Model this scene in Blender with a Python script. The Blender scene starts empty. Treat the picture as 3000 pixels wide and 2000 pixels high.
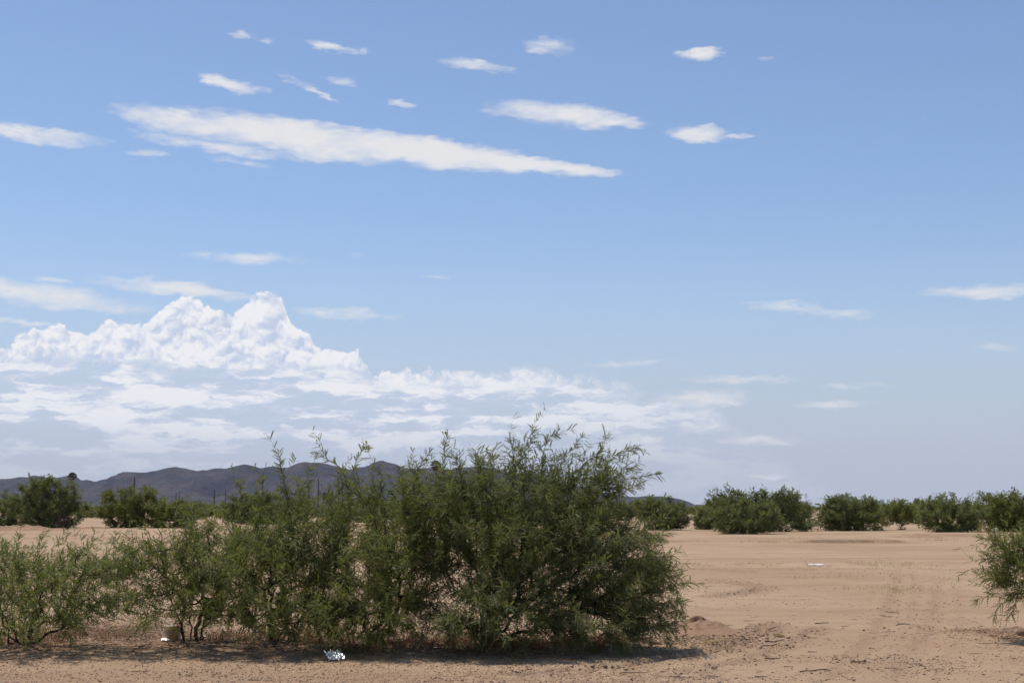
import bpy, math, random
import numpy as np
from mathutils import Vector, Matrix

SC = bpy.context.scene
COL = SC.collection
R = math.radians
random.seed(7)

# ------------------------------------------------------------------ camera
FPX = 4121.0                 # focal length in pixels of the 3000 px wide photograph
HOR = 1485.0                 # row of the horizon
CAMH = 1.6
PITCH = math.atan((HOR - 1000.0) / FPX)
cam_d = bpy.data.cameras.new('camera')
cam_d.sensor_width = 22.3
cam_d.lens = 22.3 * FPX / 3000.0
cam_d.clip_start = 0.1
cam_d.clip_end = 60000
cam = bpy.data.objects.new('camera', cam_d)
COL.objects.link(cam)
cam.location = (0, 0, CAMH)
cam.rotation_euler = (R(90) + PITCH, 0, 0)
SC.camera = cam
SC.render.engine = 'CYCLES'
SC.cycles.use_denoising = True
SC.cycles.use_adaptive_sampling = True
SC.cycles.adaptive_threshold = 0.01
SC.cycles.adaptive_min_samples = 10
SC.cycles.max_bounces = 6
SC.cycles.diffuse_bounces = 3
SC.cycles.glossy_bounces = 2
SC.cycles.transmission_bounces = 3
SC.cycles.transparent_max_bounces = 6
SC.cycles.volume_bounces = 1
SC.view_settings.view_transform = 'Standard'
SC.view_settings.look = 'None'
SC.view_settings.gamma = 1.0
SC.view_settings.exposure = 0.0
SC.view_settings.use_curve_mapping = False


def ray(px, py):
    x = (px - 1500.0) / FPX
    u = (1000.0 - py) / FPX
    c, s = math.cos(PITCH), math.sin(PITCH)
    return Vector((x, c - u * s, s + u * c))


def at(px, py, Y):
    """world point seen at photo pixel px,py at distance Y in front of the camera"""
    d = ray(px, py)
    return Vector((0, 0, CAMH)) + d * (Y / d.y)


def gnd(px, py):
    d = ray(px, py)
    t = CAMH / -d.z
    return Vector((d.x * t, d.y * t, 0.0))


def azel(px, py):
    d = ray(px, py).normalized()
    return math.degrees(math.atan2(d.x, d.y)), math.degrees(math.asin(d.z))


# ------------------------------------------------------------------ node helper
class NT:
    def __init__(self, tree):
        self.t = tree

    def n(self, typ, ins=None, **kw):
        nd = self.t.nodes.new(typ)
        for k, v in kw.items():
            setattr(nd, k, v)
        if ins:
            for k, v in ins.items():
                s = nd.inputs[k]
                if isinstance(v, bpy.types.NodeSocket):
                    self.t.links.new(v, s)
                else:
                    s.default_value = v
        return nd

    def m(self, op, a, b=0.0, c=None, clamp=False):
        i = {0: a, 1: b}
        if c is not None:
            i[2] = c
        return self.n('ShaderNodeMath', i, operation=op, use_clamp=clamp).outputs[0]

    def mr(self, v, a, b, c=0.0, d=1.0, smooth=True):
        nd = self.n('ShaderNodeMapRange', {0: v, 1: a, 2: b, 3: c, 4: d})
        if smooth:
            nd.interpolation_type = 'SMOOTHSTEP'
        return nd.outputs[0]

    def mix(self, f, a, b, blend='MIX'):
        nd = self.n('ShaderNodeMix', data_type='RGBA', blend_type=blend)
        for k, v in ((0, f), (6, a), (7, b)):
            if isinstance(v, bpy.types.NodeSocket):
                self.t.links.new(v, nd.inputs[k])
            elif k == 0:
                nd.inputs[k].default_value = v
            else:
                nd.inputs[k].default_value = tuple(v) + (1.0,) if len(v) == 3 else v
        return nd.outputs[2]

    def noise(self, vec, scale, detail=4.0, rough=0.55, dist=0.0, out=0):
        return self.n('ShaderNodeTexNoise', {'Vector': vec, 'Scale': scale, 'Detail': detail,
                                             'Roughness': rough, 'Distortion': dist}).outputs[out]

    def link(self, a, b):
        self.t.links.new(a, b)


# ------------------------------------------------------------------ sun and sky
SUN_EL, SUN_AZ = 70.0, -42.0       # azimuth from the viewing direction, minus is left
sd = Vector((math.sin(R(SUN_AZ)) * math.cos(R(SUN_EL)), math.cos(R(SUN_AZ)) * math.cos(R(SUN_EL)), math.sin(R(SUN_EL))))
sun_l = bpy.data.lights.new('sun', 'SUN')
sun_l.energy = 3.5
sun_l.angle = R(0.53)
sun_l.color = (1.0, 0.95, 0.88)
sun = bpy.data.objects.new('sun', sun_l)
COL.objects.link(sun)
sun.location = sd * 300
sun.rotation_euler = sd.to_track_quat('Z', 'Y').to_euler()

world = bpy.data.worlds.new('World')
SC.world = world
world.use_nodes = True
wt = world.node_tree
wt.nodes.clear()
W = NT(wt)
sky = W.n('ShaderNodeTexSky', sky_type='NISHITA')
sky.sun_disc = False
sky.sun_elevation = R(SUN_EL)
sky.sun_rotation = R(SUN_AZ)
sky.altitude = 450
sky.air_density = 1.0
sky.dust_density = 0.6
sky.ozone_density = 3.0
SKY_STRENGTH = 0.1


def build_clouds():
    K = 3000.0 / 2352.0
    geo = W.n('ShaderNodeTexCoord').outputs['Generated']
    sp = W.n('ShaderNodeSeparateXYZ', {0: geo})
    x, y, z = sp.outputs
    az = W.m('MULTIPLY', W.m('ARCTAN2', x, y), 57.29578)
    el = W.m('MULTIPLY', W.m('ARCSINE', z), 57.29578)
    P = W.n('ShaderNodeCombineXYZ', {0: az, 1: el, 2: 0.0}).outputs[0]
    # wispy domain warp
    PS = W.n('ShaderNodeMapping', {'Vector': P, 'Rotation': (0, 0, R(-7)), 'Scale': (0.45, 1.25, 1.0)}).outputs[0]
    PS3 = W.n('ShaderNodeVectorMath', {0: PS, 1: (31.7, 12.3, 4.0)}, operation='ADD').outputs[0]
    n1 = W.noise(PS3, 1.05, 6.0, 0.62)
    n1c = W.n('ShaderNodeTexNoise', {'Vector': PS3, 'Scale': 2.6, 'Detail': 3.0, 'Roughness': 0.6})
    wv = W.n('ShaderNodeVectorMath', {0: n1c.outputs[1], 1: (0.5, 0.5, 0.5)}, operation='SUBTRACT').outputs[0]
    wv = W.n('ShaderNodeVectorMath', {0: wv, 1: (1.5, 0.5, 0.0)}, operation='MULTIPLY').outputs[0]
    PW = W.n('ShaderNodeVectorMath', {0: P, 1: wv}, operation='ADD').outputs[0]
    streaks = [  # x, y, half width, half height (pixels of a 2352 px wide copy), tilt down to the right, weight
        (440, 288, 190, 34, 7, 1.0), (700, 318, 330, 46, 7, 1.35), (960, 346, 330, 38, 7, 1.4), (1210, 378, 220, 21, 6, 1.3),
        (500, 338, 230, 19, 6, .8), (680, 355, 120, 10, 9, .62), (330, 350, 55, 8, 0, .5), (550, 374, 70, 7, 7, .42),
        (80, 308, 170, 22, 4, .95), (523, 192, 76, 19, 11, 1.1), (600, 205, 35, 7, 5, .5), (740, 216, 66, 10, 23, .85), (690, 193, 60, 6, 23, .5), (778, 187, 45, 12, 6, .58),
        (755, 106, 84, 13, 8, .85), (614, 94, 34, 10, 0, .6), (555, 80, 32, 12, 0, .6), (834, 119, 22, 11, -10, .6), (1095, 150, 110, 13, 5, .65),
        (1275, 108, 75, 22, 4, .66), (1610, 126, 66, 17, -2, .95), (1285, 264, 190, 31, 6, 1.05), (1180, 255, 90, 18, 0, .6),
        (1430, 282, 80, 15, 4, .85), (1595, 308, 88, 22, 3, 1.0), (1700, 314, 60, 7, 5, .6), (1760, 135, 30, 5, 0, .4), (920, 238, 45, 7, 8, .5),
        (590, 594, 150, 15, 1, .62), (820, 586, 25, 5, 0, .45), (1010, 634, 50, 7, 3, .42), (1870, 712, 165, 18, 7, .75), (2280, 668, 160, 18, 1, .75), (1760, 695, 80, 8, 3, .5),
        (80, 676, 260, 30, 6, .9), (360, 656, 150, 20, 2, .85), (450, 668, 140, 16, 6, .8), (800, 722, 135, 17, 3, .85), (130, 643, 50, 7, 2, .5), (30, 738, 100, 9, 2, .6),
        (1625, 912, 110, 22, 0, .8), (1905, 929, 90, 13, 0, .68), (1700, 872, 200, 11, 1, .6), (1950, 886, 130, 7, 1, .45), (1430, 834, 100, 9, -3, .62),
        (1745, 1010, 100, 14, 2, .8), (1490, 1010, 42, 8, 0, .7), (1405, 993, 26, 7, 0, .6), (1745, 1094, 60, 8, 0, .42), (2300, 798, 60, 12, 0, .3)]
    cur = None
    q = W.n('ShaderNodeSeparateXYZ', {0: PW}).outputs
    P1 = W.n('ShaderNodeCombineXYZ', {0: q[0], 1: q[1], 2: 1.0}).outputs[0]
    for (cx, cy, hw, hh, tilt, wgt) in streaks:
        a, e = azel(cx * K, cy * K)
        ct, st = math.cos(R(-tilt)), math.sin(R(-tilt))
        sx, sy = hw * K / FPX * 57.3, hh * K / FPX * 57.3
        uu = W.n('ShaderNodeVectorMath', {0: P1, 1: (ct / sx, st / sx, -(a * ct + e * st) / sx)}, operation='DOT_PRODUCT').outputs['Value']
        vv = W.n('ShaderNodeVectorMath', {0: P1, 1: (-st / sy, ct / sy, (a * st - e * ct) / sy)}, operation='DOT_PRODUCT').outputs['Value']
        f = W.m('MULTIPLY_ADD', W.m('MULTIPLY_ADD', uu, uu, W.m('MULTIPLY', vv, vv)), -wgt, wgt)
        cur = f if cur is None else W.m('MAXIMUM', cur, f)
    # the same kind of broken streaks all over the rest of the sky
    front = W.m('MULTIPLY', W.mr(W.m('ABSOLUTE', az), 21, 30, 1, 0), W.mr(el, 27, 34, 1, 0))
    PG = W.n('ShaderNodeVectorMath', {0: geo, 1: W.m('ADD', W.m('ABSOLUTE', z), 0.12)}, operation='DIVIDE').outputs[0]
    PG = W.n('ShaderNodeMapping', {'Vector': PG, 'Rotation': (0, 0, R(20)), 'Scale': (0.5, 1.6, 0.0)}).outputs[0]
    gen = W.m('MULTIPLY', W.m('SUBTRACT', W.noise(PG, 1.1, 5.0, 0.55), 0.6), 4.0)
    gen = W.m('MULTIPLY', gen, W.m('SUBTRACT', 1.0, front))
    gen = W.m('SUBTRACT', gen, W.m('MULTIPLY', front, 0.6))
    cur = W.m('MAXIMUM', cur, gen)
    dens = W.m('MULTIPLY_ADD', W.m('SUBTRACT', n1, 0.5), 2.4, cur)
    a_st = W.mr(dens, -0.12, 1.3, 0.0, 0.97)
    a_st = W.m('MULTIPLY', a_st, W.mr(cur, -0.22, 0.22))

    # cumulus bank low on the left: top line over azimuth
    prof = [(-900, 1010), (-300, 900), (-120, 800), (0, 782), (60, 765), (110, 748), (150, 738), (200, 750), (240, 740), (300, 733), (340, 724), (380, 694),
            (430, 672), (475, 690), (510, 713), (545, 702), (580, 674), (640, 674), (664, 722), (705, 765), (760, 790), (820, 806),
            (850, 836), (950, 840), (1060, 838), (1200, 834), (1300, 842), (1400, 862), (1500, 884), (1600, 905), (1720, 985), (1850, 1070), (2000, 1130)]
    ramp = W.n('ShaderNodeFloatCurve')
    lo, hi = -40.0, 25.0
    cm = ramp.mapping
    pts = []
    for px, py in prof:
        a, e = azel(px * K, py * K)
        pts.append(((a - lo) / (hi - lo), max(0.0, e) / 20.0))
    c = cm.curves[0]
    while len(c.points) < len(pts):
        c.points.new(0.5, 0.5)
    for p, (u, v) in zip(c.points, pts):
        p.location = (u, v)
        p.handle_type = 'AUTO'
    cm.update()
    bn = W.n('ShaderNodeTexNoise', {'Vector': P, 'Scale': 1.1, 'Detail': 3.0, 'Roughness': 0.55})
    bwv = W.n('ShaderNodeVectorMath', {0: bn.outputs[1], 1: (0.5, 0.5, 0.5)}, operation='SUBTRACT').outputs[0]
    bwv = W.n('ShaderNodeVectorMath', {0: bwv, 1: (1.1, 0.7, 0.0)}, operation='MULTIPLY').outputs[0]
    bp = W.n('ShaderNodeVectorMath', {0: P, 1: bwv}, operation='ADD').outputs[0]

    def billow(vec):                                            # rounded heads on rounded heads, 0..1
        v = W.n('ShaderNodeTexVoronoi', {'Vector': vec, 'Scale': 0.75, 'Detail': 4.0, 'Roughness': 0.55, 'Lacunarity': 2.3},
                feature='F1', voronoi_dimensions='2D', normalize=False)
        return v.outputs['Distance']
    b0 = billow(bp)
    b1 = billow(W.n('ShaderNodeVectorMath', {0: bp, 1: (-0.10, 0.20, 0.0)}, operation='ADD').outputs[0])
    azp = W.n('ShaderNodeSeparateXYZ', {0: W.n('ShaderNodeVectorMath', {0: P, 1: W.n('ShaderNodeVectorMath', {0: bwv, 1: (0.35, 0.35, 0.0)}, operation='MULTIPLY').outputs[0]}, operation='ADD').outputs[0]}).outputs
    u = W.m('DIVIDE', W.m('SUBTRACT', azp[0], lo), hi - lo, clamp=True)
    W.link(u, ramp.inputs['Value'])
    top = W.m('MULTIPLY', ramp.outputs[0], 20.0)
    depth = W.m('SUBTRACT', top, azp[1])                        # degrees below the top line
    dd = W.m('MULTIPLY_ADD', W.m('SUBTRACT', 0.75, b0), 0.5, depth)
    xfade = W.mr(az, -7.0, 9.0, 1.0, 0.0)                       # crisp at the left, thin at the right
    edge = W.m('MULTIPLY_ADD', xfade, -0.82, 0.95)
    a_bk = W.n('ShaderNodeMapRange', {0: dd, 1: 0.0, 2: edge, 3: 0.0, 4: 1.0}, interpolation_type='SMOOTHSTEP').outputs[0]
    # broken, layered lower part
    PL = W.n('ShaderNodeMapping', {'Vector': PW, 'Scale': (0.13, 1.0, 1.0), 'Location': (3.1, 1.7, 0)}).outputs[0]
    strat = W.noise(PL, 1.25, 5.0, 0.62)
    PL2 = W.n('ShaderNodeMapping', {'Vector': PW, 'Scale': (0.36, 1.15, 1.0), 'Location': (8.1, 4.7, 0)}).outputs[0]
    puffs = W.noise(PL2, 0.95, 6.0, 0.62)
    e_hi, e_lo = azel(300 * K, 812 * K)[1], azel(300 * K, 868 * K)[1]
    low = W.m('MULTIPLY', W.mr(W.m('MULTIPLY_ADD', W.m('SUBTRACT', puffs, 0.5), 1.6, el), e_lo, e_hi, 1.0, 0.0), W.mr(depth, 0.3, 1.3))
    sh = W.m('SUBTRACT', puffs, W.m('MULTIPLY', W.m('SUBTRACT', strat, 0.5), 0.9))
    cov = W.m('MULTIPLY_ADD', xfade, 0.36, 0.60)
    cov = W.m('MULTIPLY', cov, W.mr(sh, 0.36, 0.60, 0.4, 1.15))
    cov = W.m('MAXIMUM', cov, W.m('MULTIPLY', xfade, W.m('SUBTRACT', 1.0, low)))
    a_bk = W.m('MULTIPLY', a_bk, cov, clamp=True)
    a_bk = W.m('MULTIPLY', a_bk, W.mr(el, 1.2, 4.0, 0.2, 1.0))
    # colour of the bank: sunlit heads, blue-grey hollows and layers
    lit = W.m('MULTIPLY_ADD', W.m('SUBTRACT', b1, b0), 1.7, 0.66)
    lit = W.m('ADD', lit, W.m('MULTIPLY', W.m('SUBTRACT', bn.outputs[0], 0.5), 2.2))
    lit = W.m('MULTIPLY_ADD', W.mr(dd, 0.0, 0.4, 1.0, 0.0), 0.3, lit, clamp=True)
    litlow = W.m('MULTIPLY_ADD', W.mr(sh, 0.43, 0.60, 0.0, 1.0), 0.9, 0.05)
    litn = W.n('ShaderNodeMix', {0: low, 2: lit, 3: litlow}, data_type='FLOAT')
    lit = litn.outputs[0]
    s = 1.0 / SKY_STRENGTH
    c_dark = (0.555 * s, 0.63 * s, 0.80 * s)
    c_lite = (0.90 * s, 0.90 * s, 0.92 * s)
    c_st = (0.81 * s, 0.805 * s, 0.82 * s)
    c_bk = W.mix(lit, c_dark, c_lite)
    col = W.mix(a_bk, sky_col, c_bk)
    return W.mix(a_st, col, c_st)


sky_col = W.mix(1.0, sky.outputs[0], (1.26, 1.23, 1.26), 'MULTIPLY')
# pale dusty air low over the horizon, all the way round
_el = W.m('MULTIPLY', W.m('ARCSINE', W.n('ShaderNodeSeparateXYZ', {0: W.n('ShaderNodeTexCoord').outputs['Generated']}).outputs[2]), 57.29578)
sky_col = W.mix(W.mr(_el, -1.0, 12.0, 0.95, 0.0), sky_col, (0.475 / SKY_STRENGTH, 0.515 / SKY_STRENGTH, 0.62 / SKY_STRENGTH))
bg = W.n('ShaderNodeBackground', {'Color': build_clouds(), 'Strength': SKY_STRENGTH})
W.n('ShaderNodeOutputWorld', {'Surface': bg.outputs[0]})
world.cycles.sampling_method = 'MANUAL'
world.cycles.sample_map_resolution = 512

# ------------------------------------------------------------------ materials


def new_mat(name):
    m = bpy.data.materials.new(name)
    m.use_nodes = True
    m.node_tree.nodes.clear()
    return m, NT(m.node_tree)


def finish(m, T, shader, disp=None):
    o = T.n('ShaderNodeOutputMaterial', {'Surface': shader})
    if disp is not None:
        T.link(disp, o.inputs['Displacement'])
    return m


def simple(name, col, rough=0.85, var=0.25, scale=6.0, metal=0.0, spec=0.3, bump=0.0, bscale=40.0):
    m, T = new_mat(name)
    tc = T.n('ShaderNodeTexCoord').outputs['Object']
    nz = T.noise(tc, scale, 5.0, 0.6)
    d = tuple(c * (1 - var) for c in col)
    l = tuple(min(1, c * (1 + var)) for c in col)
    c = T.mix(T.mr(nz, 0.3, 0.7), d, l)
    p = T.n('ShaderNodeBsdfPrincipled', {'Base Color': c, 'Roughness': rough, 'Metallic': metal, 'Specular IOR Level': spec})
    if bump:
        b = T.n('ShaderNodeBump', {'Height': T.noise(tc, bscale, 4.0), 'Strength': bump, 'Distance': 0.02})
        T.link(b.outputs[0], p.inputs['Normal'])
    return finish(m, T, p.outputs[0])


def leaf_mat(name, c0, c1, trans=0.3):
    m, T = new_mat(name)
    t = T.n('ShaderNodeAttribute', attribute_name='tint').outputs['Fac']
    c = T.mix(t, c0, c1)
    p = T.n('ShaderNodeBsdfPrincipled', {'Base Color': c, 'Roughness': 0.55, 'Specular IOR Level': 0.3})
    tl = T.n('ShaderNodeBsdfTranslucent', {'Color': T.mix(0.5, c, (0.26, 0.29, 0.05))})
    return finish(m, T, T.n('ShaderNodeMixShader', {0: trans, 1: p.outputs[0], 2: tl.outputs[0]}).outputs[0])


M = {}
M['leaf_big'] = leaf_mat('mesquite_leaf_grey_green', (0.143, 0.160, 0.052), (0.242, 0.254, 0.102), 0.42)
M['leaf_mid'] = leaf_mat('mesquite_leaf_olive', (0.143, 0.157, 0.040), (0.242, 0.248, 0.076), 0.43)
M['leaf_light'] = leaf_mat('mesquite_leaf_bright', (0.145, 0.172, 0.040), (0.245, 0.265, 0.078), 0.42)
M['leaf_far'] = leaf_mat('scrub_leaf_dark', (0.116, 0.134, 0.046), (0.202, 0.214, 0.080), 0.38)
M['leaf_far_light'] = leaf_mat('scrub_leaf_yellow_green', (0.142, 0.154, 0.036), (0.245, 0.244, 0.070), 0.38)
M['leaf_rust'] = leaf_mat('rusty_leaf', (0.11, 0.07, 0.03), (0.17, 0.11, 0.045), 0.2)
M['palm'] = leaf_mat('palm_frond', (0.045, 0.055, 0.025), (0.10, 0.11, 0.05), 0.15)
M['palm_dead'] = simple('dead_frond', (0.20, 0.14, 0.085), 0.9)
M['bark'] = simple('mesquite_bark', (0.055, 0.042, 0.035), 0.9, 0.4, 14.0, spec=0.2)
M['deadwood'] = simple('dead_wood', (0.13, 0.095, 0.075), 0.9, 0.45, 9.0, spec=0.2)
M['pole'] = simple('pole_wood', (0.07, 0.055, 0.05), 0.9, 0.2, 2.0)
M['trunk'] = simple('palm_trunk', (0.12, 0.10, 0.085), 0.9, 0.25, 1.5)
M['steel'] = simple('galvanised_steel', (0.28, 0.29, 0.31), 0.5, 0.1, 2.0, metal=0.6)
M['straw'] = simple('dry_straw', (0.52, 0.385, 0.215), 0.9, 0.25, 3.0)
M['rust'] = simple('rusty_grass', (0.26, 0.13, 0.06), 0.9, 0.35, 3.0)
M['litter'] = simple('leaf_litter', (0.20, 0.115, 0.065), 0.95, 0.45, 8.0)
M['wall'] = simple('shed_wall', (0.36, 0.30, 0.25), 0.9, 0.1, 1.0)
M['roof'] = simple('white_roof', (0.8, 0.8, 0.8), 0.6, 0.05, 1.0)
M['clod'] = simple('soil_clod', (0.29, 0.185, 0.115), 0.95, 0.35, 2.3)
M['paper'] = simple('white_plastic', (0.86, 0.86, 0.88), 0.35, 0.05, 10.0, spec=0.5)
M['rock'] = simple('pale_rock', (0.62, 0.55, 0.50), 0.9, 0.12, 4.0, bump=0.4, bscale=12)


def foil_mat():
    m, T = new_mat('silver_foil')
    tc = T.n('ShaderNodeTexCoord').outputs['Object']
    nz = T.noise(tc, 16.0, 3.0)
    c = T.mix(T.mr(nz, 0.42, 0.58), (0.72, 0.77, 0.78), (0.90, 0.90, 0.90))
    p = T.n('ShaderNodeBsdfPrincipled', {'Base Color': c, 'Roughness': 0.35, 'Metallic': 0.55})
    b = T.n('ShaderNodeBump', {'Height': T.noise(tc, 45.0, 3.0, 0.6), 'Strength': 0.7, 'Distance': 0.01})
    T.link(b.outputs[0], p.inputs['Normal'])
    return finish(m, T, p.outputs[0])


def pail_mat():
    m, T = new_mat('tan_plastic')
    tc = T.n('ShaderNodeTexCoord').outputs['Object']
    c = T.mix(T.mr(T.noise(tc, 7.0, 4.0), 0.35, 0.65), (0.42, 0.30, 0.20), (0.50, 0.26, 0.12))
    p = T.n('ShaderNodeBsdfPrincipled', {'Base Color': c, 'Roughness': 0.45})
    return finish(m, T, p.outputs[0])


M['foil'] = foil_mat()
M['pail'] = pail_mat()


def ground_mat(name, use_attr=True, red=0.0):
    m, T = new_mat(name)
    tc = T.n('ShaderNodeNewGeometry').outputs['Position']
    big = T.noise(tc, 0.11, 5.0, 0.6)
    mid = T.noise(tc, 0.9, 5.0, 0.6)
    fine = T.noise(tc, 9.0, 6.0, 0.7)
    grit = T.noise(tc, 42.0, 3.0, 0.7)
    sand0, sand1 = (0.375, 0.248, 0.148), (0.465, 0.322, 0.202)
    if red:
        sand0, sand1 = (0.31, 0.185, 0.112), (0.41, 0.262, 0.165)
    c = T.mix(T.mr(big, 0.35, 0.65), sand0, sand1)
    c = T.mix(T.m('MULTIPLY', T.mr(mid, 0.48, 0.70), 0.55), c, (0.325, 0.208, 0.125))
    if use_attr:
        dist = T.n('ShaderNodeAttribute', attribute_name='disturbed').outputs['Fac']
        lit = T.n('ShaderNodeAttribute', attribute_name='litter').outputs['Fac']
        dm = T.m('MULTIPLY', dist, T.mr(fine, 0.36, 0.60))
        c = T.mix(T.m('MULTIPLY', dm, 0.7), c, (0.265, 0.162, 0.100))
        lm = T.m('MULTIPLY', lit, T.mr(T.noise(tc, 5.0, 6.0, 0.7), 0.30, 0.62))
        c = T.mix(T.m('MULTIPLY', lm, 0.75), c, (0.205, 0.112, 0.064))  # leaf litter brown, also carrying painted shade under and behind the shrubs
    st = T.n('ShaderNodeMapping', {'Vector': tc, 'Scale': (0.10, 0.42, 1.0), 'Rotation': (0, 0, 0.06)}).outputs[0]
    crust = T.mr(T.noise(st, 1.0, 6.0, 0.68), 0.53, 0.66)
    c = T.mix(T.m('MULTIPLY', crust, 0.5), c, (0.300, 0.188, 0.108))
    spk = T.mr(fine, 0.56, 0.70)
    c = T.mix(T.m('MULTIPLY', spk, 0.5), c, (0.255, 0.152, 0.094))
    c = T.mix(T.m('MULTIPLY', T.mr(grit, 0.60, 0.72), 0.45), c, (0.215, 0.128, 0.080))
    c = T.mix(T.m('MULTIPLY', T.mr(grit, 0.28, 0.40, 1.0, 0.0), 0.25), c, (0.60, 0.46, 0.33))
    h = T.m('ADD', T.m('MULTIPLY', fine, 0.030), T.m('MULTIPLY', grit, 0.010))
    b = T.n('ShaderNodeBump', {'Height': h, 'Strength': 0.75, 'Distance': 1.0})
    p = T.n('ShaderNodeBsdfPrincipled', {'Base Color': c, 'Roughness': 0.95, 'Specular IOR Level': 0.15, 'Normal': b.outputs[0]})
    return finish(m, T, p.outputs[0])


M['ground'] = ground_mat('desert_sand')
M['mound'] = ground_mat('reddish_dirt', False, 1.0)


def mountain_mat():
    m, T = new_mat('mountain_rock')
    tc = T.n('ShaderNodeNewGeometry').outputs['Position']
    a = T.noise(tc, 0.006, 6.0, 0.62)
    b = T.noise(tc, 0.035, 5.0, 0.65)
    c = T.mix(T.mr(a, 0.38, 0.62), (0.046, 0.041, 0.041), (0.088, 0.068, 0.062))
    c = T.mix(T.m('MULTIPLY', T.mr(b, 0.50, 0.64), 0.7), c, (0.027, 0.029, 0.023))
    bp = T.n('ShaderNodeBump', {'Height': b, 'Strength': 0.8, 'Distance': 14.0})
    p = T.n('ShaderNodeBsdfPrincipled', {'Base Color': c, 'Roughness': 0.95, 'Specular IOR Level': 0.1, 'Normal': bp.outputs[0]})
    return finish(m, T, p.outputs[0])


M['mountain'] = mountain_mat()

# ------------------------------------------------------------------ mesh helpers


def mesh_np(name, V, F, mat, attrs=None, smooth=False):
    """V (n,3), F (m,k) or list of such arrays"""
    me = bpy.data.meshes.new(name)
    V = np.asarray(V, dtype=np.float32)
    Fs = F if isinstance(F, list) else [F]
    Fs = [np.asarray(f, dtype=np.int32) for f in Fs if len(f)]
    me.vertices.add(len(V))
    me.vertices.foreach_set('co', V.ravel())
    nl = sum(f.size for f in Fs)
    npoly = sum(len(f) for f in Fs)
    me.loops.add(nl)
    me.loops.foreach_set('vertex_index', np.concatenate([f.ravel() for f in Fs]))
    me.polygons.add(npoly)
    starts, o = [], 0
    for f in Fs:
        starts.append(o + np.arange(len(f), dtype=np.int32) * f.shape[1])
        o += f.size
    me.polygons.foreach_set('loop_start', np.concatenate(starts).astype(np.int32))
    if smooth:
        me.polygons.foreach_set('use_smooth', np.ones(npoly, dtype=bool))
    for k, arr in (attrs or {}).items():
        a = me.attributes.new(k, 'FLOAT', 'POINT')
        a.data.foreach_set('value', np.asarray(arr, dtype=np.float32))
    me.update(calc_edges=True)
    me.validate()
    if mat is not None:
        me.materials.append(mat)
    return me


def obj(name, me, parent=None, loc=None):
    o = bpy.data.objects.new(name, me)
    COL.objects.link(o)
    if parent is not None:
        o.parent = parent
    if loc is not None:
        o.location = loc
    return o


def tag(o, label=None, cat=None, group=None, kind=None):
    if label:
        o['label'] = label
    if cat:
        o['category'] = cat
    if group:
        o['group'] = group
    if kind:
        o['kind'] = kind
    return o


def thing(name, loc, label, cat, group=None):
    o = bpy.data.objects.new(name, None)
    o.empty_display_size = 0.2
    COL.objects.link(o)
    o.location = loc
    return tag(o, label, cat, group)


# value noise, numpy
def _hash(ix, iy, seed):
    h = (ix.astype(np.int64) * 374761393 + iy.astype(np.int64) * 668265263 + seed * 982451653) & 0xffffffff
    h = ((h ^ (h >> 13)) * 1274126177) & 0xffffffff
    return ((h ^ (h >> 16)) & 0xffff) / 65535.0


def vnoise(x, y, seed=0):
    x = np.asarray(x, dtype=np.float64)
    y = np.asarray(y, dtype=np.float64)
    ix, iy = np.floor(x), np.floor(y)
    fx, fy = x - ix, y - iy
    fx = fx * fx * (3 - 2 * fx)
    fy = fy * fy * (3 - 2 * fy)
    a, b = _hash(ix, iy, seed), _hash(ix + 1, iy, seed)
    c, d = _hash(ix, iy + 1, seed), _hash(ix + 1, iy + 1, seed)
    return (a * (1 - fx) + b * fx) * (1 - fy) + (c * (1 - fx) + d * fx) * fy - 0.5


def fbm(x, y, seed=0, oct=4, gain=0.5):
    s, a = 0, 1.0
    for i in range(oct):
        s = s + a * vnoise(x * 2 ** i, y * 2 ** i, seed + i * 17)
        a *= gain
    return s


def seg_dist(x, y, pts):
    """distance to a polyline in the ground plane"""
    best = np.full(np.shape(x), 1e9)
    for (ax, ay), (bx, by) in zip(pts[:-1], pts[1:]):
        dx, dy = bx - ax, by - ay
        t = np.clip(((x - ax) * dx + (y - ay) * dy) / (dx * dx + dy * dy), 0, 1)
        best = np.minimum(best, np.hypot(x - ax - t * dx, y - ay - t * dy))
    return best


def sstep(a, b, v):
    t = np.clip((v - a) / (b - a), 0, 1)
    return t * t * (3 - 2 * t)


# ------------------------------------------------------------------ terrain
def P2(*pix):
    return [tuple(gnd(a, b)[:2]) for a, b in pix]


TRACKS = [  # wheel ruts, cloddy edges: points, width, depth, disturbed amount
    (P2((1500, 1985), (1800, 1962), (2040, 1925), (2180, 1885), (2260, 1830)), 0.16, 0.030, 1.0),
    (P2((1650, 2020), (1950, 1985), (2180, 1945), (2300, 1900), (2400, 1840)), 0.12, 0.018, 0.6),
    (P2((2080, 1750), (2180, 1738), (2235, 1724), (2180, 1708), (2080, 1698)), 0.22, 0.030, 0.8),
    (P2((2420, 2020), (2530, 1930), (2590, 1850), (2620, 1780), (2640, 1720), (2640, 1660)), 0.20, 0.016, 0.25),
    (P2((2640, 2020), (2690, 1930), (2740, 1850), (2760, 1780), (2760, 1700)), 0.20, 0.014, 0.2),
    (P2((2690, 1838), (2760, 1850), (2830, 1848), (2900, 1846)), 0.12, 0.025, 0.9),
    (P2((1940, 1668), (2050, 1668), (2160, 1673)), 0.35, 0.03, 0.9),
    (P2((1900, 1700), (2300, 1690), (2700, 1700), (3100, 1690)), 0.3, 0.02, 0.35),
    (P2((1900, 1640), (2400, 1634), (3000, 1640)), 0.35, 0.02, 0.35),
    (P2((-100, 1625), (300, 1622), (800, 1630)), 0.35, 0.03, 0.5),
]
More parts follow.
